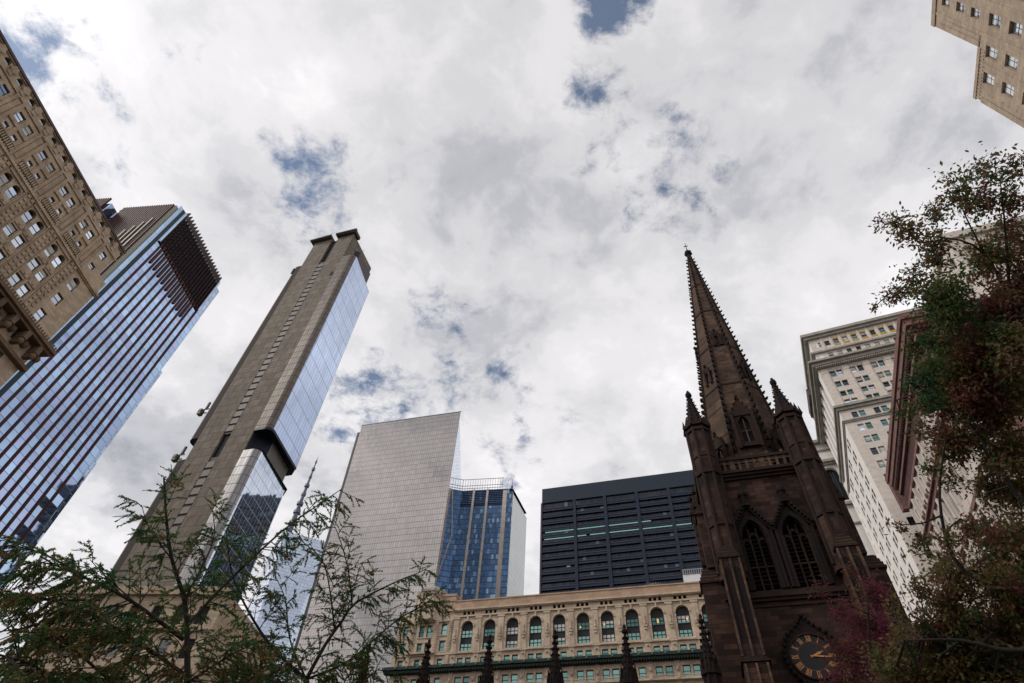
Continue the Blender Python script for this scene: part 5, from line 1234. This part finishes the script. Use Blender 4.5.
LT = {
    'T1':[(-3.11, 7.78, 3.62), (-3.4, 7.65, 4.32), (-3.59, 7.59, 4.76), (-3.8, 7.49, 5.19), (-4.11, 7.33, 5.61), (-4.35, 7.15, 6.06), (-4.56, 6.92, 6.55)],
    'L1':[(-3.57, 7.46, 4.71), (-4.11, 6.92, 4.87), (-4.46, 6.5, 4.88), (-4.64, 6.19, 4.84), (-4.68, 5.97, 4.81)],
    'L2':[(-3.4, 7.55, 4.36), (-3.99, 6.84, 4.5), (-4.21, 6.35, 4.47), (-4.46, 5.82, 4.36)],
    'R1':[(-3.57, 7.4, 4.85), (-3.43, 7.43, 5.25), (-3.18, 7.43, 5.75), (-2.84, 7.4, 6.29), (-2.42, 7.38, 6.78), (-2.31, 7.43, 6.97)],
    'L3':[(-3.16, 7.59, 3.84), (-3.83, 6.87, 4.02), (-4.16, 6.26, 4.13), (-4.34, 5.8, 4.0)],
    'L4':[(-3.12, 7.65, 3.72), (-3.8, 6.84, 3.65), (-4.07, 6.11, 3.8), (-4.11, 5.56, 3.7)],
    'L0':[(-4.3, 6.27, 4.77), (-4.54, 5.84, 4.76), (-4.67, 5.51, 4.65), (-4.71, 5.29, 4.46)],
    'U1':[(-3.76, 7.41, 5.15), (-3.71, 7.35, 5.66), (-3.73, 7.31, 6.0), (-3.88, 7.2, 6.33)],
    'U2':[(-3.99, 7.12, 5.5), (-4.35, 6.94, 5.77), (-4.57, 6.83, 6.05)],
    'L5':[(-3.95, 7.21, 4.84), (-4.43, 6.88, 5.06), (-4.68, 6.71, 5.2)],
    'L6':[(-4.13, 6.45, 4.63), (-4.5, 6.26, 4.5), (-4.8, 6.08, 4.39)],
    'B1':[(-3.33, 7.5, 4.27), (-2.92, 7.35, 4.54), (-2.57, 7.2, 4.67)],
    'B2':[(-3.23, 7.65, 3.95), (-2.7, 7.43, 4.22), (-2.26, 7.2, 4.37)],
    'B3':[(-3.23, 7.65, 3.95), (-3.69, 7.07, 4.01), (-3.87, 6.65, 3.89)],
    'S0':[(-2.13, 9.26, 4.1), (-2.37, 8.99, 4.81), (-2.42, 8.94, 4.92)],
    'S1':[(-2.42, 8.94, 4.92), (-2.99, 8.74, 5.25), (-3.45, 8.51, 5.66), (-3.75, 8.32, 6.03), (-3.98, 8.06, 6.53)],
    'S2':[(-2.42, 8.94, 4.92), (-2.28, 8.87, 5.36), (-2.12, 8.84, 5.72), (-2.0, 8.82, 5.97), (-1.48, 8.81, 6.34), (-1.13, 8.83, 6.55), (-0.97, 8.84, 6.69)],
    'S3':[(-2.19, 8.86, 5.55), (-2.39, 8.67, 6.07), (-2.6, 8.53, 6.45), (-2.98, 8.39, 6.67)],
    'S4':[(-2.02, 8.74, 5.9), (-2.18, 8.58, 6.35), (-2.39, 8.42, 6.74), (-2.58, 8.32, 7.01)],
    'S5':[(-2.42, 8.94, 4.92), (-1.91, 9.01, 5.25), (-1.38, 8.94, 5.8), (-0.89, 8.91, 6.16)],
    'S6':[(-2.31, 9.04, 4.71), (-1.83, 9.09, 4.89), (-1.47, 9.04, 5.19)],
    'S7':[(-2.42, 8.94, 4.92), (-2.73, 8.69, 5.32), (-2.9, 8.44, 5.75), (-3.1, 8.24, 6.0)],
    'S8':[(-2.37, 8.99, 4.81), (-2.86, 8.83, 4.84), (-3.31, 8.65, 4.89)],
}
green = leaf_mat('needle green', [(.03, .11, .04), (.055, .15, .045), (.13, .20, .06), (.18, .18, .06)], 1.4)
olive = leaf_mat('rusty olive needles', [(.19, .18, .05), (.24, .17, .06), (.24, .14, .06), (.14, .18, .06)], 1.2)
A = {}
spec = {'T1': (.045, .012, .5, .10), 'L1': (.026, .008, .55, .065), 'L2': (.022, .007, .6, .042), 'R1': (.022, .006, .42, .075), 'L3': (.022, .008, .7, .048), 'L4': (.022, .008, .75, .05), 'L0': (.012, .005, .5, .05),
        'U1': (.012, .004, .32, .09), 'U2': (.010, .004, .32, .09), 'L5': (.010, .004, .4, .08), 'L6': (.012, .005, .6, .06), 'B1': (.014, .006, .55, .042), 'B2': (.014, .006, .55, .04), 'B3': (.014, .006, .6, .046)}
for k, v in spec.items(): A[k] = (LT[k],) + v
A['base'] = ([(-2.6, 7.95, 0), (-2.75, 7.95, 1.6), (-2.95, 7.85, 3.0), LT['T1'][0]], .10, .05, 0, 1)
larch_like('bald_cypress', 'feathery dark green conifer at lower left, its thin leader rising over the concrete tower', A, (-2.6, 7.95), 5, .1, [green, olive])
Bm = {}
spec = {'S0': (.05, .04, 0, 1), 'S1': (.024, .007, .42, .085), 'S2': (.028, .005, .38, .095), 'S3': (.014, .005, .4, .08), 'S4': (.012, .005, .36, .10), 'S5': (.018, .006, .5, .045), 'S6': (.014, .006, .5, .05), 'S7': (.014, .005, .45, .075), 'S8': (.014, .006, .55, .042)}
for k, v in spec.items(): Bm[k] = (LT[k],) + v
Bm['base'] = ([(-1.75, 9.4, 0), (-1.85, 9.4, 2.0), LT['S0'][0]], .09, .052, 0, 1)
larch_like('bald_cypress', 'smaller feathery conifer with a forked stem, reaching right before the silver tower', Bm, (-1.75, 9.4), 9, .1, [green, olive])

def leafy(name, label, limbs, clusters, base, seed, mats, per, leaf, split, cat='tree'):
    """broadleaf tree: limbs, short twigs into every clump and leaflets spread through the clump"""
    rg = np.random.default_rng(seed); t = empty(name, (base[0], base[1], 0)); tag(t, label, cat); off = np.array([base[0], base[1], 0.0])
    wood = MB(); allp = []
    for key, (P, r0, r1) in limbs.items():
        pts = resample(P, .15); wood.tube([tuple(p - off) for p in pts], list(np.linspace(r0, r1, len(pts))), 7); allp += pts
    ap = np.array(allp); tw = MB(); Q = []; mi = []
    for (x, y, z, r, d) in clusters:
        c = np.array([x, y, z]); k = int(np.argmin(((ap - c) ** 2).sum(1))); p = ap[k]; mid = (p + c) / 2 + rg.normal(0, .08, 3)
        tw.tube([tuple(p - off), tuple(mid - off), tuple(c - off)], [.014, .010, .006], 5)
        nt_ = int(8 + 60 * r)
        for _ in range(nt_):
            dr = rg.normal(0, 1, 3); dr /= np.linalg.norm(dr); e = c + dr * r * rg.uniform(.6, 1.35); s0 = c + dr * r * .1 + rg.normal(0, .04, 3)
            m1 = (s0 + e) / 2 + rg.normal(0, r * .12, 3); tw.tube([tuple(s0 - off), tuple(m1 - off), tuple(e - off)], [.005, .004, .002], 3)
            nl = max(3, int(per * d * r * r * 10 / nt_ * 3.0)); which = split(c, rg)
            for _ in range(nl):
                u = rg.uniform(.15, 1.12); o = (s0 * (1 - u) + e * u) + rg.normal(0, .03 + r * .10, 3)
                a = rg.normal(0, 1, 3) + dr * .5 - np.array([0, 0, .5]); a /= np.linalg.norm(a); w = np.cross(a, rg.normal(0, 1, 3)); w /= np.linalg.norm(w); l = leaf * rg.uniform(.6, 1.3)
                Q.append([o - off, o + a * l * .5 + w * l * .24 - off, o + a * l - off, o + a * l * .5 - w * l * .24 - off]); mi.append(which)
    wood.build('trunk', bark, t, True); tw.build('twigs', bark, t); quads_object('crown', np.array(Q), mats, t, np.array(mi)); return len(Q)
CL = [(5.12, 2.85, 8.64, 0.24, 0.6), (5.59, 2.72, 8.97, 0.2, 0.5), (5.63, 2.55, 8.64, 0.22, 0.5), (5.87, 2.98, 8.78, 0.26, 0.7), (5.65, 3.14, 8.94, 0.21, 0.8), (4.55, 3.25, 8.5, 0.13, 0.7), (4.68, 3.26, 8.3, 0.16, 0.8), (5.51, 3.47, 9.35, 0.16, 0.7), (5.08, 3.42, 8.45, 0.19, 0.9), (4.54, 3.4, 8.78, 0.06, 0.6), (5.5, 4.6, 9.09, 0.18, 0.7), (4.93, 4.37, 8.48, 0.08, 0.4), (5.14, 4.74, 8.9, 0.05, 0.3), (5.17, 4.04, 8.51, 0.18, 0.8), (5.44, 3.9, 8.76, 0.18, 0.7), (5.24, 3.86, 7.82, 0.33, 1), (5.87, 3.62, 8.55, 0.36, 0.9), (6.3, 3.49, 8.77, 0.32, 0.9), (6.02, 3.9, 7.99, 0.38, 1.2), (5.7, 4.6, 8.34, 0.24, 1.1), (5.41, 4.88, 8.22, 0.16, 0.9), (5.0, 4.62, 7.28, 0.21, 1.1), (5.42, 5.69, 7.74, 0.07, 0.8), (5.68, 4.74, 7.89, 0.31, 1.2), (5.66, 4.23, 7.56, 0.37, 1.2), (5.61, 3.99, 7.1, 0.29, 1.2), (5.93, 5.44, 7.78, 0.3, 1.2), (5.84, 4.93, 7.27, 0.33, 1), (6.33, 4.98, 7.37, 0.26, 0.7), (5.72, 5.87, 7.61, 0.12, 0.8), (5.8, 5.68, 7.27, 0.24, 1.1), (6.25, 5.71, 7.34, 0.22, 0.9), (5.95, 5.26, 6.6, 0.17, 0.5), (5.92, 6.09, 6.94, 0.16, 0.5), (5.42, 5.75, 6.82, 0.1, 0.7), (6.34, 6.03, 6.94, 0.22, 0.7), (6.51, 5.94, 6.65, 0.24, 1), (4.82, 5.99, 6.09, 0.09, 0.6), (5.01, 6.07, 5.89, 0.12, 0.6), (5.29, 6.0, 5.93, 0.17, 0.6), (6.26, 6.53, 6.51, 0.25, 0.8), (6.0, 5.81, 6.02, 0.23, 0.9), (5.76, 6.6, 5.87, 0.26, 1.0), (5.11, 6.56, 5.6, 0.15, 0.8), (5.06, 7.03, 5.64, 0.1, 0.8), (5.83, 6.16, 5.57, 0.25, 0.9), (4.96, 7.0, 5.19, 0.15, 0.7), (5.41, 7.05, 5.43, 0.23, 1), (5.66, 6.85, 5.42, 0.28, 1.2), (6.27, 7.05, 5.44, 0.41, 1.4), (6.06, 6.98, 4.93, 0.39, 1.4), (5.99, 7.47, 5.18, 0.38, 1.4), (5.61, 7.62, 5.13, 0.3, 1.3), (5.39, 8.04, 5.18, 0.25, 1.1), (6.2, 6.51, 5.54, 0.26, 1.1),
  (5.2, 7.3, 5.35, .2, 1.1), (5.0, 7.6, 5.2, .2, 1.1), (5.5, 7.2, 5.25, .3, 1.2), (5.8, 7.1, 5.1, .35, 1.2), (4.9, 7.4, 5.0, .16, 1.0), (5.2, 7.9, 4.95, .25, 1.1), (5.7, 7.5, 4.9, .35, 1.2), (6.1, 7.3, 4.75, .4, 1.2), (6.4, 6.6, 5.9, .3, 1.1), (6.3, 6.3, 6.3, .28, 1.0), (6.35, 5.6, 7.0, .28, 1.0), (6.3, 5.0, 7.7, .3, 1.1), (6.3, 4.4, 8.0, .3, 1.1), (5.9, 4.6, 7.75, .32, 1.1), (5.75, 5.2, 7.45, .28, 1.1)]
RT = {
    'a':[(6.55, 5.67, 5.6), (6.36, 4.63, 7.03), (6.0, 3.89, 7.96), (5.74, 3.54, 8.4), (5.51, 3.48, 8.62), (5.2, 3.56, 8.81)],
    'b':[(6.51, 5.31, 6.13), (6.11, 4.56, 7.26), (5.78, 4.36, 7.64), (5.45, 4.33, 7.86)],
    'c':[(6.55, 5.67, 5.6), (6.12, 5.56, 6.27), (5.77, 5.19, 7.0), (5.46, 5.07, 7.36), (5.2, 4.97, 7.59)],
    'd':[(6.51, 6.03, 5.1), (5.9, 6.31, 5.53), (5.56, 6.32, 5.89), (5.45, 5.92, 6.46), (5.48, 5.37, 6.96)],
    'e':[(6.51, 6.03, 5.1), (5.88, 6.49, 4.93), (5.36, 6.63, 5.06), (4.82, 6.8, 5.09)],
    'f':[(6.0, 3.89, 7.96), (5.93, 3.27, 8.57), (5.87, 2.83, 9.02)],
    'g':[(5.74, 3.54, 8.4), (5.58, 3.25, 8.87), (5.51, 3.02, 9.22)],
    'h':[(5.2, 3.56, 8.81), (5.0, 3.54, 8.96), (4.8, 3.57, 9.08)],
    'i':[(5.45, 4.33, 7.86), (5.2, 4.14, 8.2), (4.97, 4.16, 8.37)],
    't':[(6.25, 6.87, 3.69), (6.51, 6.03, 5.1), (6.55, 5.67, 5.6)],
}
lg = leaf_mat('dark green leaves', [(.02, .065, .025), (.035, .11, .035), (.10, .13, .035), (.045, .10, .04)], 1.6)
lm = leaf_mat('maroon and olive leaves', [(.14, .035, .05), (.18, .075, .05), (.18, .15, .05), (.14, .045, .07)], 1.3)
rr = {'a': (.05, .008), 'b': (.03, .007), 'c': (.035, .007), 'd': (.04, .008), 'e': (.04, .01), 'f': (.02, .005), 'g': (.014, .004), 'h': (.008, .003), 'i': (.008, .003), 't': (.09, .05)}
limbs = {k: (RT[k], *v) for k, v in rr.items()}
def more_clumps():
    # extra clumps between the listed ones so the crown closes up towards the right and the bottom
    r_ = random.Random(21); out = []
    inner = [c for c in CL if c[4] >= 1.0 and c[3] > .2]
    for c in inner:
        for _ in range(2): out.append((c[0] + r_.uniform(-.12, .45), c[1] + r_.uniform(-.3, .3), c[2] + r_.uniform(-.4, .35), c[3] * r_.uniform(.6, .95), .9))
    return out
limbs['base'] = ([(6.2, 7.3, 0), (6.25, 7.1, 2), RT['t'][0]], .14, .09)
leafy('honey_locust', 'broadleaf tree with fine dark green and maroon leaves, filling the right edge', limbs, CL + more_clumps(), (6.2, 7.3), 3, [lg, lm], 430, .060,
      lambda c, rg: 0 if rg.random() < (.85 if (c[0] < 5.6 and 6.5 < c[2] < 8.3) else .30 if c[2] > 8.3 else .14) else 1)
RC = [(9.36, 13.59, 9.67, 0.38, 0.5), (9.67, 14.59, 10.79, 0.24, 0.3), (9.96, 15.26, 9.77, 0.54, 0.7), (10.33, 15.14, 9.22, 0.65, 1), (9.17, 15.23, 8.79, 0.52, 0.8), (9.85, 15.3, 8.51, 0.7, 1.1), (8.75, 14.24, 9.44, 0.33, 0.35), (8.96, 15.15, 10.46, 0.29, 0.15), (10.18, 14.75, 8.44, 0.57, 1.1), (8.73, 15.08, 8.11, 0.45, 0.8), (9.37, 13.55, 9.27, 0.27, 0.5)]
rd = leaf_mat('wine red leaves', [(.12, .02, .05), (.17, .03, .065), (.16, .05, .045), (.09, .03, .03)], .9)
rl = {'a': ([(9.7, 15.8, 0), (9.7, 15.8, 3), *[(9.66, 15.59, 6.66), (9.53, 15.26, 7.79), (9.51, 14.85, 8.78), (9.6, 14.26, 9.78)]], .12, .02), 'b': ([(9.7, 15.8, 3), (10.1, 15.3, 6.5), (10.3, 15.1, 9.0)], .07, .015), 'c': ([(9.7, 15.8, 3), (9.2, 15.4, 6.5), (8.9, 15.1, 8.6)], .06, .015)}
leafy('red_maple', 'sparse wine red tree in front of the base of the church tower', rl, RC, (9.7, 15.8), 8, [rd, lm], 420, .065, lambda c, rg: 0 if rg.random() < .8 else 1)
